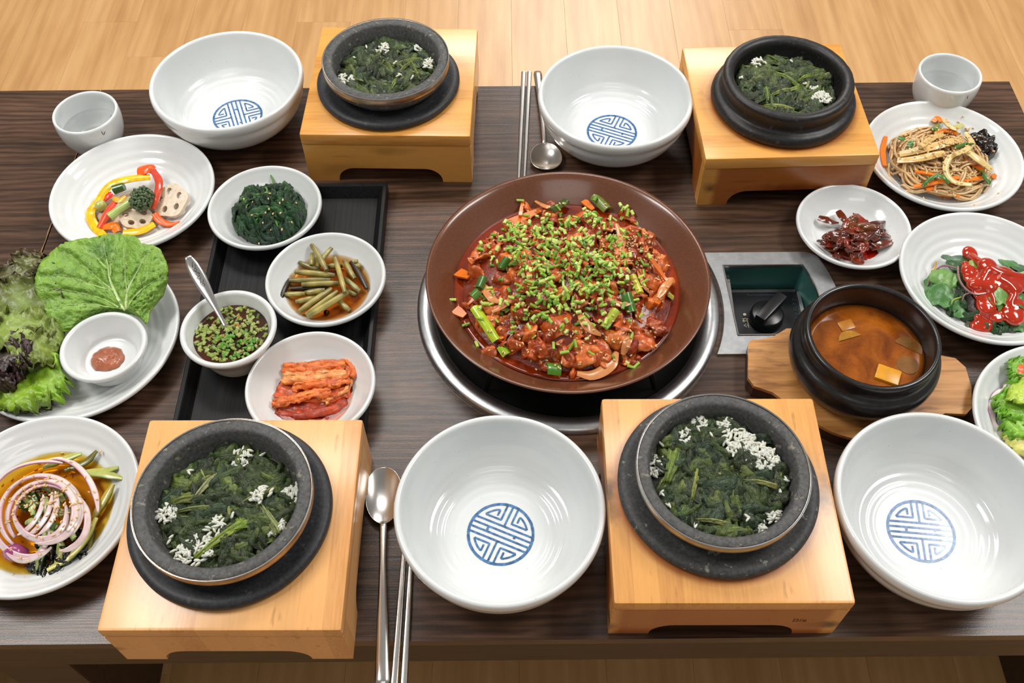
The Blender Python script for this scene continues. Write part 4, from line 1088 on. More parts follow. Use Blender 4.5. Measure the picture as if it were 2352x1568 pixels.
def slice_at(px, py, L, W, yaw, base=None, amp=0.006, lift=0.002, tilt=0.35, fold=1.0):
    p0, nr = pile.pix(px, py)
    if p0 is None: p0 = P(px, py, LZp); nr = np.array([0, 0, 1.0])
    G = crumple(rg, L, W, amp=amp, fold=fold); C = pork_cols(rg, G, base)
    sn = np.array([-(hpan(p0[0] + .006, p0[1]) - hpan(p0[0] - .006, p0[1])) / .012, -(hpan(p0[0], p0[1] + .006) - hpan(p0[0], p0[1] - .006)) / .012, 1.0])
    R = np.array(align(sn + np.array([rg.uniform(-tilt, tilt), rg.uniform(-tilt, tilt), 0]), yaw))
    mb = MB(); grid_solid(mb, G @ R.T + p0 + np.array([0, 0, lift]), 0.0019, C); pile.add(mb)
    mb.build('pork_slice', M['meat'], label=PKL.get((px, py), 'small crumpled pork piece in red sauce among the others in the pan'), cat='pork', group='pork slices in the brown pan', sharp=0)
big = [(1105, 585, .042, .026, 1.2, S(200, 99, 36)), (1275, 745, .036, .030, 0.3, S(191, 84, 30)), (1335, 815, .044, .026, 0.25, S(212, 107, 42)), (1290, 820, .030, .020, -0.8, S(170, 74, 26)), (1235, 800, .026, .016, -1.0, S(182, 79, 28)),
       (1385, 760, .028, .020, 0.6, None), (1470, 780, .034, .026, -0.4, S(196, 89, 32)), (1440, 750, .030, .016, 0.5, S(182, 79, 26)), (1120, 810, .020, .018, 0.4, S(180, 81, 28)), (1180, 790, .024, .016, 1.2, None), (1205, 760, .026, .014, 0.5, S(145, 56, 20)),
       (1500, 690, .026, .014, 1.0, S(216, 110, 36)), (1490, 640, .028, .016, -0.7, S(193, 84, 28)), (1400, 520, .030, .018, -0.3, None), (1330, 500, .026, .022, 0.4, S(200, 94, 32)), (1200, 480, .026, .014, -0.6, S(207, 97, 30)), (1265, 470, .022, .018, 0.2, None),
       (1450, 500, .032, .016, -0.6, S(180, 76, 26)), (1500, 560, .026, .018, -0.8, S(161, 64, 22)), (1160, 530, .024, .018, 0.4, None), (1090, 640, .024, .020, 0.9, S(186, 84, 28)), (1160, 640, .028, .018, 0.2, S(159, 64, 22)), (1130, 700, .026, .014, 0.9, None),
       (1240, 690, .028, .018, -0.2, S(134, 51, 20)), (1340, 690, .026, .020, 0.5, S(152, 58, 22)), (1420, 640, .026, .020, -0.5, S(136, 51, 18)), (1290, 620, .026, .02, 0.8, None), (1380, 600, .026, .02, 0.1, None), (1200, 590, .026, .02, 2.1, None), (1320, 560, .022, .018, 1.1, S(202, 102, 36)), (1450, 830, .02, .014, 0.2, S(170, 71, 24)), (1520, 760, .018, .012, 0.3, None), (1265, 845, .022, .012, 0.2, None), (1390, 830, .02, .014, -0.6, S(193, 94, 34))]
for q in big: slice_at(*q)
for i in range(16): slice_at(rg.uniform(1100, 1510), rg.uniform(490, 800), rg.uniform(.016, .026), rg.uniform(.010, .016), rg.uniform(0, 6.28), amp=0.005)
def strip_at(name, pxs, w, th, colr, mat, label, cat, group, lift=0.003, use=pile, n=14, ww=None, z=None, bow=0.0, twist=0.0, taper=None, nodrop=False, arch=0.0):
    """flat curved strip laid through pixel waypoints on what lies below"""
    pts = []
    for (px, py) in pxs:
        p0, _ = use.pix(px, py) if (use is not None and z is None) else (None, None)
        if p0 is None: p0 = P(px, py, z if z is not None else LZp)
        pts.append(np.array(p0) + np.array([0, 0, lift]))
    pts = spl(pts, n); s = np.linspace(0, 1, n)
    pts[:, 2] = np.convolve(np.r_[pts[0, 2], pts[0, 2], pts[:, 2], pts[-1, 2], pts[-1, 2]], np.ones(5) / 5, 'valid') if n >= 5 else pts[:, 2]
    pts[:, 2] += arch * np.sin(PI * s)
    t, N, B = frames(pts, up=(0, 0, 1))
    nv = 6; G = np.zeros((n, nv, 3)); C = np.zeros((n, nv, 3)); tp = taper if taper is not None else [0.75, 1, 1, 0.75]
    wv = np.interp(s, np.linspace(0, 1, len(tp)), tp) * w
    cc = np.asarray(colr, float)
    for i in range(n):
        ct, st = math.cos(twist * (s[i] - 0.5)), math.sin(twist * (s[i] - 0.5))
        for v in range(nv):
            k = 2 * v / (nv - 1) - 1
            G[i, v] = pts[i] + (B[i] * ct + N[i] * st) * k * wv[i] / 2 + N[i] * bow * (1 - k * k) * w
            C[i, v] = cc if cc.ndim == 1 else cc[0] * (1 - abs(k)) + cc[1] * abs(k)
    mb = MB(); grid_solid(mb, G, th, C)
    if use is not None: use.add(mb)
    return mb.build(name, M[mat], label=label, cat=cat, group=group, sharp=60)
CAR = S(222, 112, 22)
CARL = ['broad carrot slice at the back left of the spicy pork', 'upright carrot sliver at the back left edge of the pork', 'carrot piece between chives at the back of the pan', 'square carrot chunk at the left edge of the spicy pork', 'carrot chunk in the sauce at the front left of the pan', 'long carrot stick in the sauce at the right of the pan', 'carrot slice beside the onion at the right of the pan', 'reddish carrot strip in the middle of the chives', 'thin carrot shred standing up at the very back of the pork', 'thin carrot strip at the left below the scallion']
for i, (q, w) in enumerate([([(1160, 522), (1240, 488)], .011), ([(1195, 500), (1203, 455)], .004), ([(1340, 466), (1362, 486)], .008), ([(1052, 630), (1078, 640)], .012), ([(1045, 715), (1068, 730)], .011), ([(1488, 590), (1530, 650)], .005), ([(1503, 700), (1535, 655)], .010), ([(1215, 620), (1216, 660)], .006), ([(1300, 460), (1303, 438)], .002), ([(1108, 672), (1075, 705)], .004)]):
    strip_at('carrot_slice', q, w, .0022, np.array(CAR) * (1 if i != 7 else .8), 'veg', CARL[i], 'carrot', 'carrot slices in the pan', lift=.0035, taper=[1, 1, .8, .6])
ON = S(206, 138, 84)
ONL = ['pale onion slice beside the big pork fold at the front', 'curved onion slice left of the chives', 'large onion curl at the very front of the pan', 'short onion slice right of the front onion curl', 'onion slice at the right under the chives', 'onion slice between sesame seeds at the back right', 'onion slice at the left between scallions', 'thin onion slice at the back of the pork', 'onion slice in the sauce at the right edge', 'narrow onion slice below the seeds at the right']
for i, (q, w) in enumerate([([(1330, 725), (1350, 755), (1378, 775)], .010), ([(1130, 722), (1160, 705), (1185, 680)], .006), ([(1325, 862), (1360, 868), (1400, 845), (1415, 815)], .012), ([(1430, 820), (1440, 790), (1450, 770)], .008), ([(1395, 690), (1425, 705), (1450, 700)], .006), ([(1415, 520), (1428, 560), (1415, 590)], .008), ([(1110, 660), (1130, 690), (1145, 700)], .010), ([(1230, 470), (1260, 480), (1290, 478)], .005), ([(1510, 690), (1525, 665), (1540, 650)], .008), ([(1465, 630), (1478, 660), (1490, 680)], .004)]):
    strip_at('onion_slice', q, w, .0022, ON, 'onion', ONL[i], 'onion', 'onion slices in the pan', lift=.0035, bow=.10, taper=[.35, .9, 1, .9, .35])
YG = np.array(S(172, 196, 40)); GR = np.array(S(76, 122, 34))
SCL = ['long yellow green scallion length at the front left of the pork', 'bright scallion tip below the long yellow green length', 'yellow green scallion leaning beside the front pork fold', 'long pale scallion lying across the chives', 'yellow scallion strip under the sesame seeds', 'dark green scallion piece at the right of the pork', 'flat green scallion square floating at the front', 'dark green scallion at the left under the chives', 'green scallion bit at the left edge of the pork', 'olive scallion stalk at the back right of the pork', 'dark scallion strip at the back of the pork', 'pale scallion bit in the sauce at the right edge', 'green scallion piece within the chives at the left']
for i, (q, w, c0) in enumerate([([(1090, 712), (1125, 765), (1140, 790)], .009, YG), ([(1152, 800), (1165, 822)], .010, S(150, 190, 36)), ([(1415, 718), (1385, 760)], .008, S(164, 178, 56)), ([(1355, 590), (1408, 628)], .005, S(160, 200, 90)), ([(1452, 640), (1470, 680)], .006, S(186, 186, 60)), ([(1437, 680), (1450, 725)], .010, S(62, 112, 30)),
               ([(1255, 852), (1285, 856)], .013, S(74, 128, 34)), ([(1110, 645), (1100, 670)], .008, S(58, 96, 36)), ([(1100, 675), (1085, 690)], .009, S(76, 118, 36)), ([(1365, 458), (1395, 490)], .012, S(106, 118, 40)), ([(1265, 490), (1300, 470)], .008, S(60, 84, 30)), ([(1530, 680), (1542, 690)], .006, S(190, 190, 80)), ([(1165, 600), (1150, 625)], .007, S(64, 110, 34))]):
    strip_at('scallion_piece', q, w, .0024, c0, 'veg', SCL[i], 'scallion', 'scallion lengths in the pan', lift=.0045, bow=.35, taper=[1, 1, 1, .9])
# chopped chives: separate pieces sharing three meshes
def piece_mesh(nm, L, r, col, col2, mat, hollow=True):
    m = MB(); n = 7; a = np.linspace(0, 2 * PI, n, endpoint=False)
    rings = [(-L / 2, r), (L / 2, r)]
    v = [(x_, r * math.cos(t), r * 0.8 * math.sin(t)) for x_, _ in rings for t in a]
    f = [(j, n + j, n + (j + 1) % n, (j + 1) % n) for j in range(n)]
    c = [col] * (2 * n)
    for e, s0 in ((0, -1), (1, 1)):
        b0 = len(v); v += [(s0 * (L / 2 - r * 0.35), r * 0.55 * math.cos(t), r * 0.45 * math.sin(t)) for t in a]; c += [col2] * n
        for j in range(n): f.append((e * n + j, e * n + (j + 1) % n, b0 + (j + 1) % n, b0 + j)[::1 if s0 < 0 else -1])
        f.append(tuple(range(b0, b0 + n)))
    m.add(v, f, np.array(c)); return m.mesh(nm, mat, sharp=40)
CH = [piece_mesh('chopped_chive', 0.0066, 0.0015, S(176, 204, 84), S(214, 226, 140), M['herb']), piece_mesh('chopped_chive', 0.0048, 0.0018, S(196, 214, 118), S(222, 230, 164), M['herb']), piece_mesh('chopped_chive', 0.0076, 0.0014, S(144, 184, 62), S(178, 206, 106), M['herb']), piece_mesh('chopped_chive', 0.0058, 0.0016, S(108, 154, 50), S(146, 182, 86), M['herb'])]
def put(me, name, p, R, sc, label, cat, group):
    o = bpy.data.objects.new(name, me); coll.objects.link(o)
    o.matrix_world = Matrix.Translation(Vector(p)) @ R.to_4x4() @ Matrix.Scale(sc, 4)
    return tag(o, label, cat, group)
def scatter_pix(rg, use, n, gauss):
    out = []
    tot = sum(g[4] for g in gauss)
    while len(out) < n:
        k = rg.uniform(0, tot)
        for g in gauss:
            k -= g[4]
            if k <= 0: break
        px, py = rg.gauss(g[0], g[2]), rg.gauss(g[1], g[3])
        p0, nr = use.pix(px, py)
        if p0 is not None: out.append((p0, nr))
    return out
chg = [(1290, 640, 62, 62, 10), (1235, 545, 62, 40, 6), (1350, 570, 60, 60, 5), (1360, 500, 55, 30, 3), (1180, 560, 40, 35, 2), (1215, 690, 60, 30, 2), (1400, 650, 45, 50, 2), (1300, 720, 90, 30, 1.5), (1290, 640, 140, 110, 2.0)]
pts = scatter_pix(rg, pile, 640, chg)
rg.shuffle(pts)
rest = MB()
for i, (p0, nr) in enumerate(pts):
    R = align(nr * 0.5 + np.array([0, 0, 0.5]) + np.array([rg.uniform(-.5, .5), rg.uniform(-.5, .5), 0]), rg.uniform(0, 6.28))
    me = rg.choice(CH); sc = rg.uniform(0.8, 1.25); pp = p0 + np.array([0, 0, rg.uniform(0.0010, 0.0042)])
    if i < 300: put(me, 'chopped_chive', pp, R, sc, 'chopped green chive piece sprinkled over the spicy pork', 'chive', 'chopped chives over the pork')
    else:
        V = np.array([v.co for v in me.vertices]) * sc @ np.array(R).T + pp
        rest.add(V, [tuple(q.vertices) for q in me.polygons], np.array([me.color_attributes['Col'].data[k].color[:3] for k in range(len(me.vertices))]))
rest.build('chopped_chives', M['herb'], label='remaining loose sprinkle of chopped chives on the spicy pork', cat='chives', kind='stuff', sharp=40)
# a few strays on the glaze
for px, py in ((1425, 470), (1430, 480), (1450, 842), (1440, 832), (1462, 838), (1040, 688), (1095, 790), (1070, 745), (1195, 460), (1520, 590)):
    q = P(px, py, LZp + 0.003 if 480 < py < 850 else LZp + 0.010)
    put(rg.choice(CH), 'chopped_chive', q, Matrix.Rotation(rg.uniform(0, 6.28), 3, 'Z'), 1.1, 'stray chopped chive piece near the edge of the brown pan', 'chive', 'stray chives at the pan edge')
SEEDC = S(226, 190, 134)
def seeds(use, rg, n, gauss, label, L=0.0019, w=0.0011, extra=()):
    mb = MB()
    for p0, nr in scatter_pix(rg, use, n, gauss): grain(mb, rg, p0 + np.array([0, 0, 0.0007]), L, w, SEEDC, 0.5)
    for px, py, z in extra: grain(mb, rg, P(px, py, z), L, w, SEEDC, 0.2)
    return mb.build('sesame_seeds', M['seed'], label=label, cat='sesame seeds', kind='stuff', sharp=0)
seeds(pile, rg, 420, [(1450, 600, 40, 55, 4), (1290, 620, 120, 100, 4), (1420, 540, 50, 40, 2), (1320, 790, 90, 40, 2), (1220, 560, 70, 60, 1.5), (1480, 790, 30, 30, .6)], 'toasted sesame seeds sprinkled over the spicy pork in the pan')

# ================================================================= PEPPER, BROCCOLI AND LOTUS PLATE
def food_pile(cx, cy, z, R, h, col, seed, mat, name=None, label=None, cat=None, amp=0.003, ex=1.0, off=(0, 0)):
    u = Pile(); f = lambda x, y: z + h * max(0, 1 - (((x - cx) / ex) ** 2 + (y - cy) ** 2) / R ** 2) ** 0.7 + amp * nz(x * 60 + seed, y * 60)
    return u, f
plA = Pile()
m = MB(); lathe(m, PL * np.array([1.012, 1]), A_, 48); plA.add(m)
z0 = 0.008
cream = MB(); q = P(305, 480, 0.010)
def blob(mb, cx, cy, z, rx, ry, h, col, seed, n=40, mrings=8, rag=0.12):
    v = [(cx, cy, z + h)]; f = []
    for i in range(1, mrings + 1):
        s = i / mrings
        for j in range(n):
            a = 2 * PI * j / n; k = 1 + rag * nz(math.cos(a) * 1.7 + seed, math.sin(a) * 1.7, seed)+ rag * 0.6 * nz(math.cos(a) * 4 + seed, math.sin(a) * 4, seed)
            x_, y_ = cx + rx * s * k * math.cos(a), cy + ry * s * k * math.sin(a)
            v.append((x_, y_, z + h * (1 - s ** 2.6) ** 0.75 * (1 + 0.3 * nz(x_ * 140 + seed, y_ * 140)) if i < mrings else z - 0.0008))
    for j in range(n): f.append((0, 1 + j, 1 + (j + 1) % n))
    for i in range(mrings - 1):
        for j in range(n): a = 1 + i * n; k = (j + 1) % n; f.append((a + j, a + n + j, a + n + k, a + k))
    f.append(tuple(reversed(range(1 + (mrings - 1) * n, 1 + mrings * n))))
    return mb.add(v, f, col)
blob(cream, q[0], q[1], 0.0078, 0.046, 0.034, 0.0035, S(206, 182, 160), 3)
plA.add(cream); cream.build('cream_sauce', m_food('peppery_cream', 0.18, 240, 0.25, 0.2, 200, coat=0.4), label='peppery beige cream sauce pooled under the pepper strips', cat='sauce', sharp=0)
def ribbon3(name, pxz, w, th, colr, mat, label, cat, group, use, taper=None, bow=0.2, n=20, twist=0.0, col2=None, up=(0, 0, 1)):
    """thick strip through (px,py,z) waypoints"""
    pts = spl([P(a, c, d) for a, c, d in pxz], n); t, N, B = frames(pts, up=up)
    s = np.linspace(0, 1, n); wv = np.interp(s, np.linspace(0, 1, len(taper or [.7, 1, 1, .7])), taper or [.7, 1, 1, .7]) * w
    nv = 7; G = np.zeros((n, nv, 3)); C = np.zeros((n, nv, 3)); c0 = np.asarray(colr); c1 = np.asarray(col2 if col2 is not None else colr)
    for i in range(n):
        ct, st = math.cos(twist * (s[i] - .5)), math.sin(twist * (s[i] - .5))
        for v in range(nv):
            k = 2 * v / (nv - 1) - 1
            G[i, v] = pts[i] + (B[i] * ct + N[i] * st) * k * wv[i] / 2 + N[i] * bow * (1 - k * k) * w; C[i, v] = c0 * (1 - s[i]) + c1 * s[i]
    mb = MB(); grid_solid(mb, G, th, C)
    if use is not None: use.add(mb)
    return mb.build(name, M[mat], label=label, cat=cat, group=group, sharp=60)
GP = 'pepper strips on the plate'
M['sauced'] = m_food('sauced_vegetable', 0.2, 130, 0.3, 0.25, 260, coat=0.45)
ribbon3('pepper_strip', [(345, 408, .022), (300, 412, .026), (255, 425, .022), (225, 465, .016), (208, 490, .012), (218, 520, .011), (240, 545, .010)], .0095, .0035, S(236, 190, 24), 'sauced', 'long yellow pepper strip curling round the left of the vegetables', 'pepper', GP, plA, taper=[.8, 1, 1, 1, .9, .8], col2=S(240, 184, 8))
ribbon3('pepper_strip', [(285, 536, .011), (325, 530, .012), (355, 516, .012)], .010, .0035, S(238, 182, 10), 'veg', 'short yellow pepper strip at the front of the vegetables', 'pepper', GP, plA)
ribbon3('pepper_strip', [(320, 395, .024), (345, 388, .028), (352, 392, .026)], .016, .003, S(238, 92, 24), 'veg', 'broad orange pepper piece at the back of the vegetables', 'pepper', GP, plA, taper=[1, 1.0, .6])
ribbon3('pepper_strip', [(352, 392, .028), (366, 420, .030), (360, 455, .026), (352, 480, .020)], .0075, .003, S(206, 70, 52), 'sauced', 'red sauced pepper strip crossing beside the broccoli', 'pepper', GP, plA, col2=S(208, 74, 40))
ribbon3('pepper_strip', [(354, 492, .017), (368, 508, .013), (390, 516, .011), (414, 512, .012)], .0075, .003, S(236, 92, 22), 'veg', 'orange pepper strip tip pointing right from the vegetables', 'pepper', GP, plA, taper=[.9, 1, .8, .15])
ribbon3('pepper_strip', [(268, 462, .020), (250, 485, .018), (236, 512, .014), (228, 525, .012)], .008, .003, S(214, 72, 44), 'veg', 'red pepper strip under the broccoli stalk', 'pepper', GP, plA, col2=S(220, 70, 24))
ribbon3('pepper_strip', [(232, 462, .014), (250, 450, .018), (258, 446, .018)], .009, .003, S(222, 50, 28), 'veg', 'small bright red pepper piece inside the yellow curl', 'pepper', GP, plA)
ribbon3('pepper_strip', [(240, 522, .011), (262, 520, .014), (270, 532, .010)], .010, .003, S(238, 124, 20), 'veg', 'small orange pepper piece at the front of the vegetables', 'pepper', GP, plA)
ribbon3('pepper_strip', [(262, 456, .022), (275, 462, .022), (290, 452, .024)], .006, .003, S(226, 172, 50), 'sauced', 'small yellow pepper bit tucked beside the broccoli', 'pepper', GP, plA)
lotus_m = m_food('lotus_root', 0.2, 180, 0.2, 0.15, 200, coat=0.4)
def lotus(px, py, z, r, nrm, label, seed, squash=1.0):
    q = P(px, py, z); rg_ = random.Random(seed)
    out = [(r * (1 + .05 * math.cos(5 * t)) * math.cos(t), r * squash * (1 + .05 * math.cos(5 * t)) * math.sin(t)) for t in np.linspace(0, 2 * PI, 60, endpoint=False)]
    holes = [[(r * .58 * math.cos(a) + r * .20 * math.cos(t) * 1.0, squash * r * .58 * math.sin(a) + r * .15 * math.sin(t)) for t in np.linspace(0, 2 * PI, 16, endpoint=False)] for a in np.linspace(0.3, 0.3 + 2 * PI, 6)[:-1]]
    m = MB(); slab(m, out, holes, -0.003, 0.003); R = np.array(align(nrm, rg_.uniform(0, 6)))
    V = m.V() @ R.T + q; mb = MB(); mb.add(V, m.f, S(206, 186, 160)); plA.add(mb)
    mb.build('lotus_slice', lotus_m, label=label, cat='lotus root', group='lotus root slices on the plate', sharp=40)
lotus(393, 462, .020, .021, (-.15, -.35, 1), 'lotus root slice with holes at the right of the broccoli', 4)
lotus(312, 498, .017, .020, (.1, -.3, 1), 'lotus root slice with holes below the broccoli', 9, .8)
br = thing('broccoli_floret', tuple(P(300, 470, .016)), 'broccoli floret with pale stalk on top of the pepper plate', 'broccoli')
m = MB(); tube(m, [P(252, 498, .024), P(272, 482, .027), P(296, 466, .029), P(318, 458, .030)], [.0052, .0045, .0048, .0075], 12, S(166, 184, 104)); plA.add(m); m.build('stalk', M['veg'], br)
m = MB(); rb_ = random.Random(6); cc = np.array(P(325, 456, .031))
_s = MB(); lathe(_s, [(0, -1), (.6, -.8), (1, 0), (.6, .8), (0, 1)], n=6); SV, SF = _s.V(), _s.f
for i in range(330):
    a, e = rb_.uniform(0, 2 * PI), math.asin(rb_.uniform(-.55, 1)); r_ = rb_.uniform(.85, 1.08)
    pt = cc + r_ * np.array([.0125 * math.cos(a) * math.cos(e), .0150 * math.sin(a) * math.cos(e), .010 * math.sin(e)])
    m.add(SV * rb_.uniform(.0011, .0021) + pt, SF, np.array(S(82, 100, 66)) * rb_.uniform(.65, 1.25))
lathe(m, [(0, -.009), (.009, -.006), (.0125, 0), (.008, .007), (0, .009)], cc, 16, S(62, 80, 50)); plA.add(m)
m.build('crown', M['herb'], br, sharp=0)
m = MB(); q = P(270, 436, .022); tube(m, [P(262, 436, .020), P(285, 428, .023)], [.006, .005], 10, S(58, 96, 40)); m.build('green_pepper_piece', M['sauced'], label='dark green vegetable piece inside the yellow pepper curl', cat='vegetable')
m = MB(); q = P(231, 472, .016); lathe(m, spl([(0, -.007), (.005, -.005), (.007, 0), (.005, .005), (0, .007)], 12), q, 20, S(176, 178, 92)); m.build('green_pea', M['veg'], label='single round green bean at the left of the vegetables', cat='bean')

# ================================================================= SPINACH DISH
spn = Pile(); rg = random.Random(31); cx, cy = P(617, 487, .022)[:2]
hf = lambda x, y: B_[2] + 0.008 + 0.030 * max(0, 1 - ((x - cx) ** 2 + (y - cy) ** 2) / (0.043 + 0.009 * nz(math.atan2(y - cy, x - cx) * 1.4, 2.2)) ** 2) ** 0.7 + 0.007 * nz(x * 48, y * 48)
m = MB(); mound(m, cx, cy, 0.040, hf, S(22, 44, 20), 40, 12)
leafball(m, rg, 190, cx, cy, 0.043, hf, [S(26, 60, 30), S(34, 74, 34), S(46, 88, 38), S(22, 52, 30)], (.012, .028), (.006, .015), .0028, (-.001, .008), 10, 8, 0.0045)
stems(m, rg, 10, cx, cy, 0.038, hf, [S(92, 140, 48), S(110, 150, 60)], (.012, .026), (.0007, .0013))
for q in ([(600, 548, .012), (650, 552, .012), (690, 535, .013), (700, 515, .014)], [(690, 540, .013), (695, 510, .016), (700, 495, .016)], [(625, 490, .034), (632, 505, .035), (640, 525, .030)], [(625, 440, .020), (628, 418, .024), (622, 402, .027)], [(598, 455, .034), (615, 452, .035)], [(668, 530, .020), (690, 505, .020)]):
    tube(m, spl([P(*z) for z in q], 14), [.0012, .0015, .0009], 7, S(84, 134, 44), flat=.7)
spn.add(m); m.build('seasoned_spinach', M['leaf'], label='mound of dark green seasoned spinach in its small dish', cat='spinach', kind='stuff', sharp=0)
seeds(spn, rg, 18, [(610, 490, 40, 40, 1)], 'few sesame seeds on the seasoned spinach')

# ================================================================= PICKLED GARLIC STEMS
def pool(cx, cy, z, prof, s, base, level, name, mat, label, r):
    m = MB(); lathe(m, [(0, base - 0.0035), (r * 0.8, base - 0.003), (r * 0.98, level - 0.003), (r, level), (0, level)], (cx, cy, z), 96)
    return m.build(name, mat, label=label, cat='sauce', sharp=40)
def rad_at(prof, top, z, s=1.0):
    q = prof[top:]; return float(np.interp(-z, -q[:, 1], q[:, 0])) * s
lv = 0.0135; pool(*C_, SD, 1, 0.0065, lv, 'soy_brine', M['soy_dark'], 'dark soy brine around the pickled garlic stems', rad_at(SD, SDT, lv) + 0.0006)
gs = [((825, 475), (915, 630), 0.8, .030), ((945, 495), (860, 610), .95, .026), ((830, 530), (825, 600), 1.0, .022), ((750, 580), (875, 632), .55, .020), ((725, 637), (965, 660), .95, .024), ((690, 690), (940, 688), .6, .020), ((765, 715), (990, 705), .85, .024), ((700, 740), (920, 735), .35, .017), ((665, 772), (785, 768), 1.0, .019), ((785, 765), (905, 748), .8, .019), ((692, 685), (640, 795), .3, .019), ((730, 818), (845, 792), .85, .018), ((750, 875), (945, 740), .95, .021), ((790, 895), (980, 755), 1.05, .023), ((800, 905), (1040, 760), 1.0, .025), ((965, 555), (1025, 762), 1.1, .030), ((1020, 570), (1085, 680), .8, .024), ((1060, 580), (1155, 738), .4, .021), ((1025, 680), (1115, 755), .75, .019), ((1060, 582), (1100, 572), .9, .018), ((1080, 608), (1122, 598), .9, .018), ((975, 800), (1055, 872), .8, .018), ((1040, 750), (1092, 778), .6, .016), ((920, 605), (1010, 600), .8, .018), ((860, 560), (862, 625), .7, .020), ((905, 880), (925, 885), .5, .015)]
rg = random.Random(8)
for (a, c, br_, z) in gs:
    A = P(400 + a[0] / 2.6125, 380 + a[1] / 2.6125, z + TRAYZ - 0.004); B = P(400 + c[0] / 2.6125, 380 + c[1] / 2.6125, z + TRAYZ - 0.004 + rg.uniform(-.003, .003))
    base = np.array(S(150, 138, 74)) if br_ > .5 else np.array(S(70, 52, 34))
    mid = (A + B) / 2 + np.array([rg.uniform(-.001, .001), rg.uniform(-.001, .001), .0006]); r_ = rg.uniform(.0027, .0034)
    pts = spl([A, mid, B], 10); cols = np.array([base * br_ * (1.15 if 1 < i < 8 else .7) * (1 + .15 * math.sin(i * 1.7 + z * 900)) for i in range(10)])
    m = MB(); tube(m, pts, [r_ * .8, r_, r_, r_, r_ * .8], 10, cols)
    m.build('garlic_stem', M['veg'], label='olive green pickled garlic stem piece in brown soy', cat='garlic stem', group='pickled garlic stems', sharp=50)

# ================================================================= SOY AND SCALLION SAUCE BOWL
lv = 0.0325; RD_ = rad_at(SB, SBT, lv)
m = MB(); lathe(m, [(0, lv), (RD_ * .6, lv), (RD_ + .0006, lv), (RD_ * .95, lv - .004), (RD_ * .6, .005), (0, .005)], D_, 96)
sauce_m = m_simple('brown_soy', S(58, 26, 8), 0.07, nscale=60, namt=0.6, coat=0.4)
m.build('dipping_sauce', sauce_m, label='dark soy sauce under the chopped scallions in the small bowl', cat='sauce', sharp=40)
SC = [piece_mesh('chopped_scallion', .0048, .0014, S(132, 150, 66), S(170, 176, 104), M['herb']), piece_mesh('chopped_scallion', .0034, .0016, S(150, 160, 88), S(196, 196, 130), M['herb']), piece_mesh('chopped_scallion', .0042, .0012, S(84, 104, 40), S(130, 140, 70), M['herb']), piece_mesh('chopped_scallion', .0052, .0014, S(88, 148, 52), S(140, 180, 90), M['herb']), piece_mesh('chopped_scallion', .003, .0012, S(170, 110, 40), S(190, 140, 60), M['herb'])]
rg = random.Random(19); k = 0; tries = 0
while k < 290 and tries < 5000:
    tries += 1
    px, py = rg.uniform(440, 622), rg.uniform(692, 830)
    q = P(px, py, D_[2] + lv + .001); d_ = np.hypot(q[0] - D_[0], q[1] - D_[1])
    if d_ > RD_ - .002: continue
    hp = math.exp(-((px - 540) / 45) ** 2 - ((py - 790) / 32) ** 2)
    if py < 745 and rg.random() < 0.45: continue
    z = D_[2] + lv + .0002 + hp * .006 * rg.random()
    me = rg.choice(SC[:3] + SC[:2]) if hp < .35 else rg.choice([SC[3], SC[3], SC[0], SC[1]])
    if rg.random() < .06: me = SC[4]
    R = Matrix.Rotation(rg.uniform(0, 6.28), 3, 'Z') @ Matrix.Rotation(rg.uniform(-.4, .4) * (1 + hp), 3, 'Y')
    put(me, 'chopped_scallion', (q[0], q[1], z), R, rg.uniform(.85, 1.35), 'chopped scallion bit floating in the soy dipping sauce', 'scallion', 'scallion bits in the dipping sauce'); k += 1

# ================================================================= KIMCHI
lv = 0.0100; pool(*E_, SD, 1, 0.0065, lv, 'kimchi_juice', M['redoil'], 'orange red kimchi juice pooled in the small dish', rad_at(SD, SDT, lv) * 0.92)
kz = TRAYZ
KI = [S(206, 88, 28), S(224, 124, 54), S(196, 72, 22), S(236, 164, 98), S(184, 60, 18)]
def kstrip(pts, w, th, col, col2, label, seed, n=26):
    rg_ = random.Random(seed); p_ = spl([P(*q) for q in pts], n); t, N, B = frames(p_, up=(0, 0, 1)); nv = 9
    G = np.zeros((n, nv, 3)); C = np.zeros((n, nv, 3))
    for i in range(n):
        wi = w * (1 + .25 * nz(i * .25, seed)) * (0.8 if i in (0, n - 1) else 1)
        for v in range(nv):
            k = 2 * v / (nv - 1) - 1
            G[i, v] = p_[i] + B[i] * (k * wi / 2 + .0008 * nz(i * .4, k * 2, seed)) + N[i] * (.0022 * (1 - k * k) + .0013 * math.sin(k * 6 + i * .18 + seed) + .0030 * nz(i * .35, k * 3.0, seed + 3) + .0014 * nz(i * .9, k * 6.0, seed))
            f = .5 + .9 * nz(i * .22, k * 1.3, seed * 1.7); f = min(1, max(0, f)); C[i, v] = np.array(col) * f + np.array(col2) * (1 - f)
    mb = MB(); grid_solid(mb, G, th, C); mb.build('kimchi_piece', M['kimchi'], label=label, cat='kimchi', group='kimchi pieces', sharp=0)
kstrip([(632, 930, .010), (690, 938, .014), (745, 935, .014), (790, 915, .012)], .022, .004, S(176, 62, 18), S(150, 42, 14), 'dark red cabbage kimchi base piece at the front of the dish', 1)
kstrip([(640, 895, .012), (690, 905, .016), (750, 900, .018), (800, 890, .014)], .024, .004, KI[2], KI[0], 'deep red cabbage kimchi piece under the pale strips', 2)
kstrip([(655, 845, .016), (700, 845, .022), (750, 842, .024), (792, 840, .020)], .013, .004, KI[0], KI[1], 'red orange cabbage kimchi strip at the back of the stack', 3)
kstrip([(652, 868, .021), (700, 868, .027), (750, 865, .028), (795, 862, .022)], .012, .004, KI[1], KI[3], 'pale orange cabbage kimchi strip second from the back', 4)
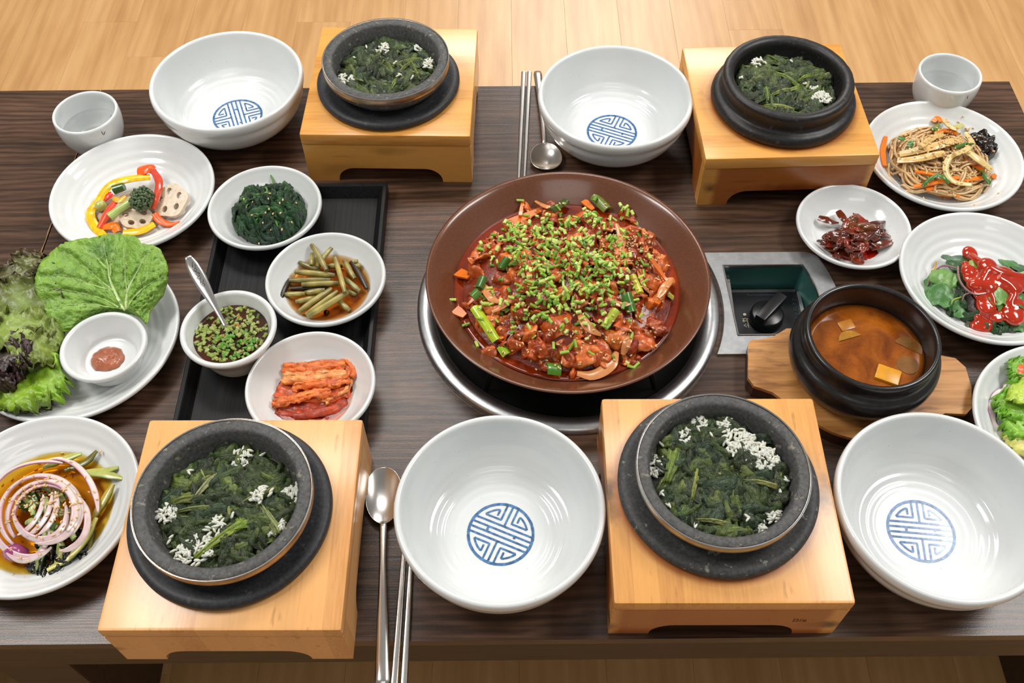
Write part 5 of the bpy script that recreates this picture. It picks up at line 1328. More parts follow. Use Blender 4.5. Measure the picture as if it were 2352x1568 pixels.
kstrip([(675, 890, .022), (715, 885, .027), (760, 880, .027), (798, 872, .020)], .010, .004, KI[0], KI[1], 'orange red cabbage kimchi strip in the middle of the stack', 5)
kstrip([(628, 928, .016), (670, 918, .022), (720, 905, .026), (760, 900, .024)], .009, .004, KI[1], KI[0], 'long orange kimchi strip slanting to the front left', 6)
kstrip([(735, 905, .020), (758, 922, .020)], .010, .003, KI[1], KI[3], 'short pale kimchi flap at the front of the stack', 7, 12)
kstrip([(765, 912, .018), (795, 898, .017), (806, 870, .016)], .004, .002, KI[1], KI[3], 'thin orange kimchi shred at the right of the stack', 8, 14)
kstrip([(790, 828, .016), (806, 850, .018), (802, 868, .018)], .010, .003, KI[0], KI[1], 'small red kimchi leaf at the back right corner', 9, 12)
kstrip([(640, 945, .010), (700, 950, .012), (760, 952, .011)], .016, .004, S(160, 48, 14), S(178, 60, 18), 'dark red wet kimchi piece at the very front of the dish', 10)

# ================================================================= LETTUCE PLATTER
ZL = lambda px, py: 0.040 + 0.040 * (760 - py) / 220 + 0.004 * math.sin(px * .02)
oz = [(420, 930), (360, 915), (315, 870), (300, 800), (262, 725), (235, 650), (233, 600), (238, 545), (270, 470), (335, 405), (385, 362), (440, 335), (560, 308), (620, 308), (680, 286), (780, 280), (840, 286), (900, 292), (950, 348), (1010, 352), (1065, 378), (1095, 430), (1120, 500), (1120, 590), (1090, 690), (1040, 750), (1000, 800), (990, 860), (962, 915), (930, 880), (880, 850), (700, 900), (540, 940)]
opx = np.array([(a / 2.903, 440 + c / 2.903) for a, c in oz]); base_px = np.array([828 / 2.903, 440 + 795 / 2.903])
ang = np.unwrap(np.arctan2(opx[:, 1] - base_px[1], opx[:, 0] - base_px[0]))
loop = np.r_[opx, opx[:1]]; dl = np.r_[0, np.cumsum(np.linalg.norm(np.diff(loop, axis=0), axis=1))]
NA, NR = 150, 30; tl = np.linspace(0, dl[-1], NA, endpoint=False)
ol = np.c_[np.interp(tl, dl, loop[:, 0]), np.interp(tl, dl, loop[:, 1])]
vt = [(720, 500, 690, 295), (560, 420, 560, 400), (500, 470, 420, 370), (835, 450, 832, 300), (930, 470, 1000, 380), (560, 640, 470, 590), (620, 690, 300, 590), (930, 640, 1090, 560), (640, 740, 330, 720)]
vein_lines = [[(828, 795), (775, 680), (735, 590), (722, 500), (700, 400), (690, 300)], [(722, 520), (640, 440), (560, 395), (500, 345)], [(770, 668), (680, 600), (560, 500), (480, 430), (400, 380)], [(765, 660), (680, 640), (560, 600), (440, 560), (300, 560)], [(790, 770), (700, 720), (600, 690), (460, 660), (280, 640)], [(838, 790), (845, 690), (860, 640), (900, 560), (960, 450), (1010, 370)], [(848, 690), (835, 560), (832, 420), (838, 310)], [(840, 785), (880, 720), (960, 640), (1100, 560)], [(815, 800), (720, 770), (600, 750), (430, 760), (320, 800)], [(735, 600), (740, 470), (770, 360), (775, 295)]]
def lz(px, py, e, a):
    zx, zy = px * 2.903, (py - 440) * 2.903
    dv = 1e9
    for L in vein_lines:
        for (x0, y0), (x1, y1) in zip(L[:-1], L[1:]):
            t = max(0, min(1, ((zx - x0) * (x1 - x0) + (zy - y0) * (y1 - y0)) / ((x1 - x0) ** 2 + (y1 - y0) ** 2))); dv = min(dv, math.hypot(zx - x0 - t * (x1 - x0), zy - y0 - t * (y1 - y0)))
    groove = -0.0022 * math.exp(-(dv / 16) ** 2)
    z = ZL(px, py) + groove + 0.0016 * nz(px * .09, py * .12, 1) + 0.0022 * nz(px * .16, py * .2, 5) + 0.0012 * nz(px * .33, py * .4, 6) + (e ** 3) * 0.0075 * nz(math.cos(a) * 4 + px * .012, math.sin(a) * 4 + py * .012, 2) - 0.004 * e ** 4
    return z, dv
def off_bowl(V, r=0.0465):
    V = np.asarray(V, float).copy(); d = V[..., :2] - np.array(G_[:2]); L = np.linalg.norm(d, axis=-1); k = (L < r) & (V[..., 2] < 0.075)
    V[..., :2] = np.where(k[..., None], np.array(G_[:2]) + d * (r / np.maximum(L, 1e-6))[..., None], V[..., :2]); return V
cl = thing('cabbage_leaf', tuple(P(*base_px, .04)), 'broad bright green cabbage leaf with pale veins behind the paste bowl', 'cabbage leaf')
v = [P(*base_px, lz(*base_px, 0, 0)[0])]; c_ = [S(196, 212, 140)]; f = []
for i in range(1, NR + 1):
    s = i / NR
    for j in range(NA):
        q = base_px + (ol[j] - base_px) * s; a = 2 * PI * j / NA
        z, dv = lz(q[0], q[1], s, a); rag = 1 + (0.02 * nz(j * .9, 3) if i == NR else 0)
        q = base_px + (ol[j] - base_px) * s * rag
        v.append(P(q[0], q[1], z)); k = math.exp(-(dv / 7) ** 2) * (0.8 - 0.6 * s); g = .5 + .5 * nz(q[0] * .05, q[1] * .05, 8)
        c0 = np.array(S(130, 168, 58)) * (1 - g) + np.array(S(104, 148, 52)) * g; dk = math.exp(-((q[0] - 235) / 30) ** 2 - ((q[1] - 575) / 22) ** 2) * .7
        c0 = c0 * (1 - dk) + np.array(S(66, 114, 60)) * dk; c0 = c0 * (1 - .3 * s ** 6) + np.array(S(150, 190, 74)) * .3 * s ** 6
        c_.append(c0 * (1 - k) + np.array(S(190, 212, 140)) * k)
for j in range(NA): f.append((0, 1 + (j + 1) % NA, 1 + j))
for i in range(NR - 1):
    for j in range(NA): a = 1 + i * NA; k = (j + 1) % NA; f.append((a + j, a + k, a + NA + k, a + NA + j))
V = off_bowl(v); n = len(V); Vb = V - np.array([0, 0, .0007])
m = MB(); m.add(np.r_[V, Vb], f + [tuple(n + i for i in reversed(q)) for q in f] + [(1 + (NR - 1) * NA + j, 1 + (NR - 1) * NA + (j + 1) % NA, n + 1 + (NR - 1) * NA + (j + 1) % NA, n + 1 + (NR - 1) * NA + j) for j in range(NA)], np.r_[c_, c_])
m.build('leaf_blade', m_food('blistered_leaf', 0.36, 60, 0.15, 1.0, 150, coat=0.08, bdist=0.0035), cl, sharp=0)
for i, L in enumerate(vein_lines):
    pz = spl([(a / 2.903, 440 + c / 2.903) for a, c in L], 22); pts = off_bowl([P(a, c, lz(a, c, 0.2, 0)[0] + .0006) for a, c in pz])
    m = MB(); r0 = .0024 if i == 0 else (.0015 if i in (5, 7) else .0008); tube(m, pts, np.linspace(r0, .0002, 22), 6, np.linspace(0, 1, 22)[:, None] * np.array(S(124, 166, 62)) + (1 - np.linspace(0, 1, 22))[:, None] * np.array(S(196, 216, 150) if i in (0, 5) else S(160, 194, 100)), flat=.6); m.build('vein', M['lettuce'], cl)
def ruffle(name, basepx, tippx, W, z0, z1, cin, cout, cmid, amp, freq, seed, label, cat, group=None, nu=34, nv=25, arch=.01, prof=.6, parent=None, edge=2.0, mat='lettuce', bow=0.0):
    A = np.array(P(*basepx, z0)); B = np.array(P(*tippx, z1)); G = np.zeros((nu, nv, 3)); C = np.zeros((nu, nv, 3))
    d = B - A; L = np.linalg.norm(d); d /= L; sd = np.cross(d, (0, 0, 1)); sd /= np.linalg.norm(sd); up = np.cross(sd, d)
    for i in range(nu):
        u = i / (nu - 1); w = W * (math.sin(PI * min(1, .10 + .80 * u)) ** prof)
        for j in range(nv):
            t = 2 * j / (nv - 1) - 1; e = max(abs(t), max(0, (u - .65) / .35)) ; q = A + d * L * (u - .10 * t * t * u) + sd * (t * w / 2) + sd * bow * math.sin(PI * u)
            k = e ** edge
            q = q + up * (arch * math.sin(PI * u) + amp * k * (1.3 * nz(u * freq + seed, t * freq * .6, seed) + .7 * nz(u * freq * 2.3, t * freq * 1.6 + seed, seed + 9)) + .0016 * nz(u * 14, t * 9, seed))
            q = q + sd * amp * .6 * k * nz(u * freq * 1.3 + 7, seed, t * 2) + d * amp * .6 * k * nz(u * freq * 1.3, seed + 3, t * 4)
            G[i, j] = q; g = min(1, max(0, e ** 1.6 + .35 * nz(u * 5 + seed, t * 4))); rib = math.exp(-(t / .08) ** 2) * (1 - u)
            c0 = np.array(cin) * (1 - g) + np.array(cout) * g; C[i, j] = c0 * (1 - rib) + np.array(cmid) * rib
    if group == LG: G = off_bowl(G)
    mb = MB(); grid_solid(mb, G, .0006, C)
    if name is None: return mb
    return mb.build(name, M[mat], parent, label=label, cat=cat, group=group, sharp=0)
LG = 'red leaf lettuce on the platter'
GRN, RED, RIB, LIME = S(122, 150, 56), S(84, 60, 44), S(138, 150, 78), S(140, 180, 44)
LL = [((70, 700), (40, 590), .080, .034, .060, S(84, 86, 42), S(70, 50, 36), RIB, .015, 8, 1.3, 'brownish lettuce leaf at the back left of the platter'),
      ((60, 640), (88, 578), .040, .050, .060, S(104, 108, 58), S(88, 74, 46), RIB, .010, 7, 2.9, 'small olive lettuce tip beside the cabbage leaf top'),
      ((138, 770), (-10, 650), .080, .030, .060, S(98, 116, 42), S(74, 58, 36), S(134, 160, 56), .014, 7, 5.1, 'olive lettuce leaf with pale rib left of the cabbage leaf'),
      ((140, 795), (-30, 745), .062, .034, .058, S(128, 150, 62), S(112, 128, 50), S(160, 176, 96), .013, 8, 9.7, 'green lettuce leaf left of the paste bowl'),
      ((132, 815), (20, 800), .050, .034, .052, S(120, 138, 52), S(100, 108, 44), S(150, 166, 80), .012, 9, 11.7, 'folded olive lettuce leaf touching the paste bowl'),
      ((60, 830), (150, 905), .060, .022, .026, LIME, S(124, 166, 40), S(156, 190, 70), .013, 9, 21.4, 'bright green frilled lettuce leaf in front of the paste bowl'),
      ((110, 870), (-10, 935), .070, .020, .032, S(140, 176, 42), S(106, 134, 38), S(156, 186, 64), .014, 9, 27.9, 'lime green frilled lettuce leaf at the front of the platter'),
      ((-10, 800), (58, 850), .052, .040, .050, S(58, 44, 42), S(62, 42, 44), S(84, 84, 50), .017, 11, 33.3, 'dark purple lettuce frill in the middle of the left pile'),
      ((-20, 845), (35, 880), .045, .036, .044, S(60, 48, 42), S(70, 48, 48), S(84, 84, 50), .015, 11, 36.1, 'dark purple lettuce frill low at the left frame edge'),
      ((40, 900), (120, 925), .05, .014, .020, S(96, 112, 44), S(78, 62, 38), S(116, 118, 60), .010, 9, 38.3, 'brown edged lettuce leaf lowest at the front of the platter')]
for q in LL: ruffle('lettuce_leaf', *q[:11], q[11], 'lettuce', LG, edge=1.6)
m = MB(); qx, qy = P(243, 818, .022)[:2]
blob(m, qx, qy, G_[2] + .0072, .0185, .0165, .0085, S(156, 84, 50), 12, 48, 10, .1)
m.build('ssam_paste', m_food('soybean_paste', .22, 110, .25, .8, 130, coat=.5, bdist=.003), label='dab of glossy reddish brown paste in the small bowl', cat='paste', sharp=0)

# ================================================================= ONION AND CUCUMBER PLATE
lv = 0.0125; pool(*H_, PL, 1, 0.007, lv, 'soy_dressing', M['soy'], 'amber soy dressing pooled around onion and cucumber', rad_at(PL, PLT, lv) + .0008)
on = Pile(); rg = random.Random(41)
m = MB(); lathe(m, PL, H_, 64); on.add(m)
# cucumber sticks
def cuc(pts, w, label, c0=S(176, 182, 96), c1=S(40, 82, 36), g='cucumber strips on the onion plate'):
    p_ = spl([P(*q) for q in pts], 14); t, N, B = frames(p_, up=(0, 0, 1)); G = np.zeros((14, 5, 3)); C = np.zeros((14, 5, 3))
    for i in range(14):
        tp = min(1, .35 + 2.5 * min(i, 13 - i) / 13)
        for v in range(5):
            k = v / 2 - 1; G[i, v] = p_[i] + B[i] * k * w / 2 * tp + N[i] * .0008 * (1 - k * k); C[i, v] = np.array(c0) if v < 4 else np.array(c1)
    mb = MB(); grid_solid(mb, G, .0028, C); on.add(mb); mb.build('cucumber_strip', M['veg'], label=label, cat='cucumber', group=g, sharp=50)
cuc([(100, 1075, .016), (150, 1055, .018), (188, 1043, .020)], .006, 'cucumber strip sticking out at the back of the onion plate')
cuc([(150, 1080, .014), (200, 1060, .016), (224, 1036, .020)], .006, 'cucumber strip with dark tip at the back right of the onion', S(110, 100, 34))
cuc([(190, 1085, .015), (240, 1083, .017), (272, 1075, .020)], .006, 'upper of two cucumber strips pointing right on the onion plate')
cuc([(190, 1086, .014), (240, 1090, .018), (283, 1100, .018)], .007, 'lower of two cucumber strips pointing right on the onion plate')
cuc([(215, 1190, .014), (240, 1150, .018), (261, 1113, .020)], .007, 'cucumber strip leaning up at the right of the onion', S(176, 160, 70))
cuc([(110, 1310, .014), (160, 1280, .016), (200, 1235, .018), (222, 1190, .018)], .007, 'long pale cucumber strip curving along the front right', S(206, 196, 104))
cuc([(130, 1300, .013), (140, 1270, .016), (140, 1240, .018)], .007, 'short cucumber strip at the front of the onion', S(186, 198, 120))
cuc([(205, 1262, .012), (207, 1240, .014), (213, 1205, .016)], .006, 'short dark cucumber strip right of the onion front', S(146, 130, 40))
cuc([(80, 1310, .014), (92, 1280, .018), (100, 1255, .020)], .008, 'cucumber strip under the onion at the front left', S(190, 204, 140))
for i in range(26):
    a = rg.uniform(0, 6.28); r_ = 62 * math.sqrt(rg.random()); px, py = 115 + r_ * math.cos(a) * 1.1, 1175 + r_ * math.sin(a); h = rg.uniform(0, 6.28); l_ = rg.uniform(12, 26)
    zc = rg.uniform(.015, .023); cuc([(px - l_ * math.cos(h), py - l_ * math.sin(h), zc), (px, py, zc + .002), (px + l_ * math.cos(h), py + l_ * math.sin(h), zc)], rg.uniform(.004, .007), 'short cucumber strip in the tangle beneath the onion rings', S(176, 192, 120) if i % 3 else S(60, 96, 40), g='cucumber tangle under the onion')
m = MB(); rgk = random.Random(5); q = P(130, 1260, .016)
leafball(m, rgk, 26, q[0], q[1], .03, lambda x, y: .014, [S(24, 26, 20), S(34, 40, 26)], (.012, .024), (.008, .014), .003, (0, .003))
on.add(m); m.build('seaweed', m_food('seaweed', .12, 90, .3, .2, 150, coat=.6), label='glossy dark seaweed beneath the onion rings', cat='seaweed', kind='stuff', sharp=0)
ONP, ONW = S(214, 186, 188), S(226, 210, 206)
def ering(cx, cy, rx, ry, a0, a1, rot, z, w, label, dz=.004, tilt=0.0, col=None):
    """onion ring arc, ellipse in picture units"""
    pts = []
    for t in np.linspace(math.radians(a0), math.radians(a1), 40):
        ex, ey = rx * math.cos(t), ry * math.sin(t); X = cx + ex * math.cos(rot) - ey * math.sin(rot); Y = cy + ex * math.sin(rot) + ey * math.cos(rot)
        pts.append(P(X, Y, z + dz * math.sin(t * .5) + tilt * math.cos(t)))
    pts = np.array(pts); t_, N, B = frames(pts, up=(0, 0, 1)); nv = 5; G = np.zeros((40, nv, 3)); C = np.zeros((40, nv, 3))
    for i in range(40):
        tp = min(1, .3 + 3.5 * min(i, 39 - i) / 39)
        for v in range(nv):
            k = v / 2 - 1; G[i, v] = pts[i] + (B[i] * .8 + N[i] * .6) * k * w / 2 * tp; C[i, v] = np.array(col if col is not None else ONW) * (1 - v / 6) + np.array(ONP) * (v / 6)
            if v == nv - 1: C[i, v] = S(200, 152, 168)
    mb = MB(); grid_solid(mb, G, .0018, C); on.add(mb); mb.build('onion_ring', M['onion'], label=label, cat='onion', group='red onion rings', sharp=0)
zt = .026
ering(92, 1180, 94, 88, 150, 400, -.35, zt, .0065, 'outermost pale red onion ring of the coil on top')
ering(100, 1182, 84, 76, -200, 60, -.35, zt + .004, .0085, 'broad pale onion ring forming the top left of the coil')
ering(105, 1180, 74, 66, -170, 130, -.4, zt + .006, .0065, 'second onion ring inside the coil')
ering(92, 1175, 60, 64, 10, 210, -.5, zt + .004, .006, 'onion arc along the front of the coil')
ering(112, 1170, 60, 66, -100, 60, -.2, zt + .008, .0065, 'onion arc on the right inside of the coil')
ering(75, 1170, 50, 70, -60, 40, .5, zt + .008, .0045, 'thin onion arc crossing the middle of the coil')
ering(60, 1165, 50, 78, -50, 45, .55, zt + .007, .0045, 'thin onion arc left of the middle of the coil')
ering(40, 1165, 50, 74, -50, 45, .6, zt + .006, .0042, 'thin onion arc furthest left inside the coil')
ering(150, 1150, 70, 100, -95, 30, -.35, zt - .004, .006, 'purple edged onion arc hanging off the right of the coil')
ering(95, 1130, 110, 70, 185, 300, -.1, zt - .004, .005, 'purple edged onion arc behind the coil')
ering(60, 1190, 80, 90, 60, 190, -.25, zt - .002, .006, 'onion arc along the left front of the coil')
ering(50, 1195, 64, 92, 20, 130, -.1, zt - .001, .005, 'onion tail running to the front of the plate')
ering(130, 1190, 70, 76, -20, 110, -.4, zt, .006, 'onion arc at the lower right of the coil')
m = MB(); tube(m, spl([P(18, 1270, .016), P(35, 1268, .022), P(60, 1275, .016)], 12), [.006, .009, .006], 10, S(150, 60, 110)); m.build('purple_onion_chunk', M['onion'], label='purple onion chunk at the front left of the onion plate', cat='onion')
seeds(on, rg, 190, [(70, 1140, 35, 28, 3), (110, 1110, 40, 22, 2), (135, 1160, 30, 30, 2), (90, 1200, 60, 40, 2)], 'toasted sesame seeds scattered over the onion rings', extra=[(230, 1036, .022), (281, 1120, .016), (270, 1190, .014), (249, 1228, .013), (150, 1305, .013), (110, 1320, .013), (58, 1325, .013), (30, 1320, .013), (205, 1130, .02)])

# ================================================================= GLASS NOODLES
nd = Pile(); rg = random.Random(51); q = P(2155, 374, .018)
m = MB(); lathe(m, PL * np.array([.994, 1]), I_, 64); nd.add(m); cx, cy = q[0], q[1]
hf = lambda x, y: .0085 + .028 * max(0, 1 - (((x - cx) / 1.0) ** 2 + (y - cy) ** 2) / .064 ** 2) ** .7
m = MB(); mound(m, cx, cy, .056, lambda x, y: hf(x, y) - .001, S(196, 154, 104), 48, 12)
for i in range(130):
    r0 = rg.uniform(.01, .05); a0 = rg.uniform(0, 6.28); da = rg.uniform(1.2, 3.6) * rg.choice((-1, 1)); ox, oy = rg.gauss(0, .018), rg.gauss(0, .018); lf = rg.uniform(-.001, .005); pts = []
    for t in np.linspace(0, 1, 26):
        a = a0 + da * t; rr = r0 * (1 + .2 * math.sin(5 * t + i)); x_, y_ = cx + ox + rr * math.cos(a), cy + oy + rr * math.sin(a)
        d_ = math.hypot((x_ - cx) / 1.05, y_ - cy)
        dm = .050 + .012 * (0.5 + nz(math.atan2(y_ - cy, x_ - cx) * 1.3, i * .37)) 
        if d_ > dm: x_, y_ = cx + (x_ - cx) * dm / d_, cy + (y_ - cy) * dm / d_
        pts.append((x_, y_, hf(x_, y_) + lf + .0015 * math.sin(9 * t + i)))
    tube(m, pts, .00155, 6, np.array(S(206, 168, 118)) * rg.uniform(.9, 1.1))
nd.add(m); m.build('glass_noodles', M['noodle'], label='tangle of translucent brown glass noodles on the far right plate', cat='noodles', kind='stuff', sharp=0)
CG = 'carrot shreds in the noodles'
for qs, w, lab in [([(2030, 385), (2026, 350), (2033, 318)], .006, 'orange carrot shred standing at the left of the noodles'), ([(2145, 310), (2170, 305), (2195, 310)], .006, 'orange carrot shred under the seeds at the back of the noodles'), ([(2095, 436), (2150, 420), (2250, 405)], .0055, 'long orange carrot shred at the front, upper of the pair'), ([(2125, 440), (2190, 422), (2260, 412)], .0055, 'long orange carrot shred at the front, lower of the pair'), ([(2140, 285), (2152, 276), (2160, 288)], .007, 'carrot tip poking up at the back of the noodles'), ([(2215, 370), (2240, 385), (2255, 395)], .007, 'orange carrot shred at the right of the noodles'), ([(2100, 398), (2125, 402), (2150, 408)], .004, 'thin carrot shred left of the onion loop'), ([(2150, 450), (2180, 455), (2200, 452)], .005, 'carrot shred at the very front of the noodles'), ([(2275, 412), (2285, 406)], .006, 'carrot end at the far right of the noodles')]:
    strip_at('carrot_shred', qs, w, .0022, S(236, 122, 26), 'veg', lab, 'carrot', CG, use=nd, lift=.003)
for qs, w, lab in [([(2062, 365), (2110, 352), (2160, 340), (2195, 330)], .0095, 'tan mushroom strip across the noodles, the back one'), ([(2058, 378), (2110, 372), (2165, 360)], .009, 'tan mushroom strip across the noodles, the front one'), ([(2110, 345), (2140, 325), (2160, 318)], .006, 'tan mushroom strip end behind the other mushrooms')]:
    strip_at('mushroom_strip', qs, w, .004, S(214, 178, 112), 'sauced', lab, 'mushroom', 'mushroom strips in the noodles', use=nd, lift=.005, bow=.2)
for qs, w, lab in [([(2225, 432), (2185, 425), (2168, 400), (2175, 372), (2200, 358)], .006, 'pale onion loop at the front of the noodles'), ([(2215, 315), (2228, 335), (2215, 352), (2190, 362)], .006, 'pale onion curl at the right back of the noodles'), ([(2220, 358), (2245, 375), (2272, 398)], .010, 'pale onion wedge at the right of the noodles'), ([(2165, 285), (2180, 300), (2195, 305)], .006, 'onion sliver at the back of the noodles')]:
    strip_at('onion_strip', qs, w, .0024, S(222, 196, 132), 'onion', lab, 'onion', 'onion strips in the noodles', use=nd, lift=.005, bow=.2)
for qs, w, lab in [([(2060, 322), (2075, 328)], .006, 'green scallion bit at the left of the noodles'), ([(2140, 305), (2155, 293)], .008, 'green leaf bit at the back of the noodles'), ([(2190, 300), (2205, 295)], .008, 'yellow green zucchini bit at the back of the noodles'), ([(2190, 345), (2215, 338), (2232, 336)], .004, 'green chive piece in the middle of the noodles'), ([(2115, 436), (2130, 420), (2150, 408)], .004, 'green stem left of the onion loop'), ([(2150, 408), (2165, 415), (2175, 428)], .005, 'green leaf left of the onion loop'), ([(2250, 405), (2262, 418), (2270, 424)], .014, 'dark green leaf at the right end of the carrots'), ([(2080, 340), (2095, 335)], .010, 'olive zucchini piece at the left of the mushrooms')]:
    strip_at('green_piece', qs, w, .0016, S(66, 116, 42) if 'yellow' not in lab else S(192, 190, 50), 'veg', lab, 'vegetable', 'green bits in the noodles', use=nd, lift=.0045, bow=.2)
m = MB(); q = P(2255, 330, .024)
leafball(m, random.Random(3), 24, q[0], q[1], .020, lambda x, y: .020, [S(28, 20, 18), S(44, 32, 28)], (.012, .026), (.010, .016), .004, (0, .008))
nd.add(m); m.build('wood_ear_mushroom', m_food('wood_ear', .2, 120, .3, .2, 150, coat=.4), label='crinkled black wood ear mushroom at the right of the noodles', cat='mushroom', sharp=0)
seeds(nd, rg, 190, [(2185, 315, 28, 24, 3), (2175, 345, 30, 24, 2), (2190, 400, 45, 35, 1.5), (2130, 335, 50, 20, 1)], 'toasted sesame seeds over the glass noodles')

# ================================================================= DARK RED SEASONED STRIPS
rg = random.Random(61)
m = MB(); q = P(1955, 555, .008); blob(m, q[0] + .004, q[1] - .004, .0058, .034, .027, .0015, S(150, 20, 8), 6, 48, 6, .25); m.build('chilli_oil', m_simple('chilli_oil', S(150, 22, 8), .08, coat=.4), label='thin red chilli oil under the dark red strips', cat='sauce', sharp=0)
jz = Pile(); m = MB(); lathe(m, SD * np.array([.988, .87]), J_, 48); jz.add(m)
M['radish'] = m_food('seasoned_leaf', 0.16, 130, 0.45, 0.35, 200, coat=0.5, bdist=0.001, stri=0.5, ss=(40, 300))
JC = [S(96, 36, 16), S(120, 44, 18), S(80, 30, 18), S(132, 40, 20), S(104, 58, 26)]
for i in range(34):
    a = rg.uniform(0, 6.28); r_ = math.sqrt(rg.random()); px, py = 1962 + 60 * r_ * math.cos(a), 545 + 38 * r_ * math.sin(a)
    q = P(px, py, .010 + .016 * (1 - r_ ** 2) + rg.uniform(0, .003))
    G = crumple(rg, rg.uniform(.020, .036), rg.uniform(.008, .015), 12, 8, 0.0036, 0.9); C = np.tile(np.array(rg.choice(JC)) * rg.uniform(.8, 1.25), (12, 8, 1))
    R = np.array(align((rg.uniform(-.6, .6), rg.uniform(-.7, .3), 1), rg.gauss(0.0, .7)))
    mb = MB(); grid_solid(mb, G @ R.T + q, 0.0010, C); mb.build('seasoned_strip', M['radish'], label='translucent dark red seasoned strip heaped in its small dish', cat='side dish food', group='dark red seasoned strips', sharp=0)
for px0, py0, px1, py1 in ((1880, 500, 1925, 512), (1885, 558, 1925, 562), (1985, 520, 2035, 508), (2000, 570, 2058, 550), (1915, 585, 1935, 590), (1960, 595, 1985, 600), (2015, 535, 2045, 540), (1925, 485, 1950, 520), (1965, 490, 1995, 530)):
    ribbon3('seasoned_strip', [(px0, py0, .014), ((px0 + px1) / 2, (py0 + py1) / 2, .016), (px1, py1, .011)], rg.uniform(.008, .012), .0011, np.array(rg.choice(JC)), 'radish', 'translucent dark red seasoned strip heaped in its small dish', 'side dish food', 'dark red seasoned strips', jz, taper=[.7, 1, .9, .15], bow=rg.uniform(-.15, .1), twist=rg.uniform(-.8, .8), n=14)

# ================================================================= GREENS WITH RED SAUCE
rg = random.Random(71); kz_ = Pile()
def round_leaf(name, px, py, z, r, nrm, yaw, col, label, cat, group, use, serr=.06, teeth=13, cup=.15, asp=1.0):
    q = P(px, py, z); n, mr = 52, 8; v = [(0, 0, 0)]; c = [np.array(col) * 1.2]; f = []; s0 = px * .37
    for i in range(1, mr + 1):
        s = i / mr
        for j in range(n):
            a = 2 * PI * j / n; notch = 1 - .35 * math.exp(-((a - PI) / .35) ** 2)
            rr = r * s * notch * (1 + (serr * (abs(math.sin(teeth * a / 2)) - .5) if i == mr else 0)); x_, y_ = rr * math.cos(a), rr * math.sin(a) * asp
            z_ = cup * r * s * s * math.sin(2 * a + s0) + .12 * r * nz(x_ * 110 + s0, y_ * 110) - .1 * r * s * s
            v.append((x_, y_, z_)); vein = max(0, math.cos(6 * a)) ** 8; c.append(np.array(col) * (1 + .25 * vein * (1 - s * .6)))
    for j in range(n): f.append((0, 1 + j, 1 + (j + 1) % n))
    for i in range(mr - 1):
        for j in range(n): a = 1 + i * n; k = (j + 1) % n; f.append((a + j, a + n + j, a + n + k, a + k))
    R = np.array(align(nrm, yaw)); V = np.array(v) @ R.T + q; nV = len(V); Vb = V - (R @ np.array([0, 0, .0005]))
    mb = MB(); lo = 1 + (mr - 1) * n
    mb.add(np.r_[V, Vb], f + [tuple(nV + k for k in reversed(t)) for t in f] + [(lo + j, nV + lo + j, nV + lo + (j + 1) % n, lo + (j + 1) % n) for j in range(n)], np.r_[c, c])
    if use is not None: use.add(mb)
    mb.build(name, M['lettuce'], label=label, cat=cat, group=group, sharp=0)
LGN, MGN, DGN = S(104, 146, 72), S(66, 116, 54), S(44, 84, 44)
KG = 'salad leaves under the red sauce'
m = MB(); q = P(2262, 690, .012); leafball(m, rg, 70, q[0], q[1], .05, lambda x, y: .009 + .016 * max(0, 1 - ((x - q[0]) ** 2 + (y - q[1]) ** 2) / .055 ** 2), [S(36, 66, 32), S(48, 86, 40), S(70, 60, 60)], (.014, .028), (.008, .014), .0025, (0, .004)); kz_.add(m)
m.build('salad_underlayer', M['leaf'], label='tangled green sprout leaves beneath the red sauce', cat='greens', kind='stuff', sharp=0)
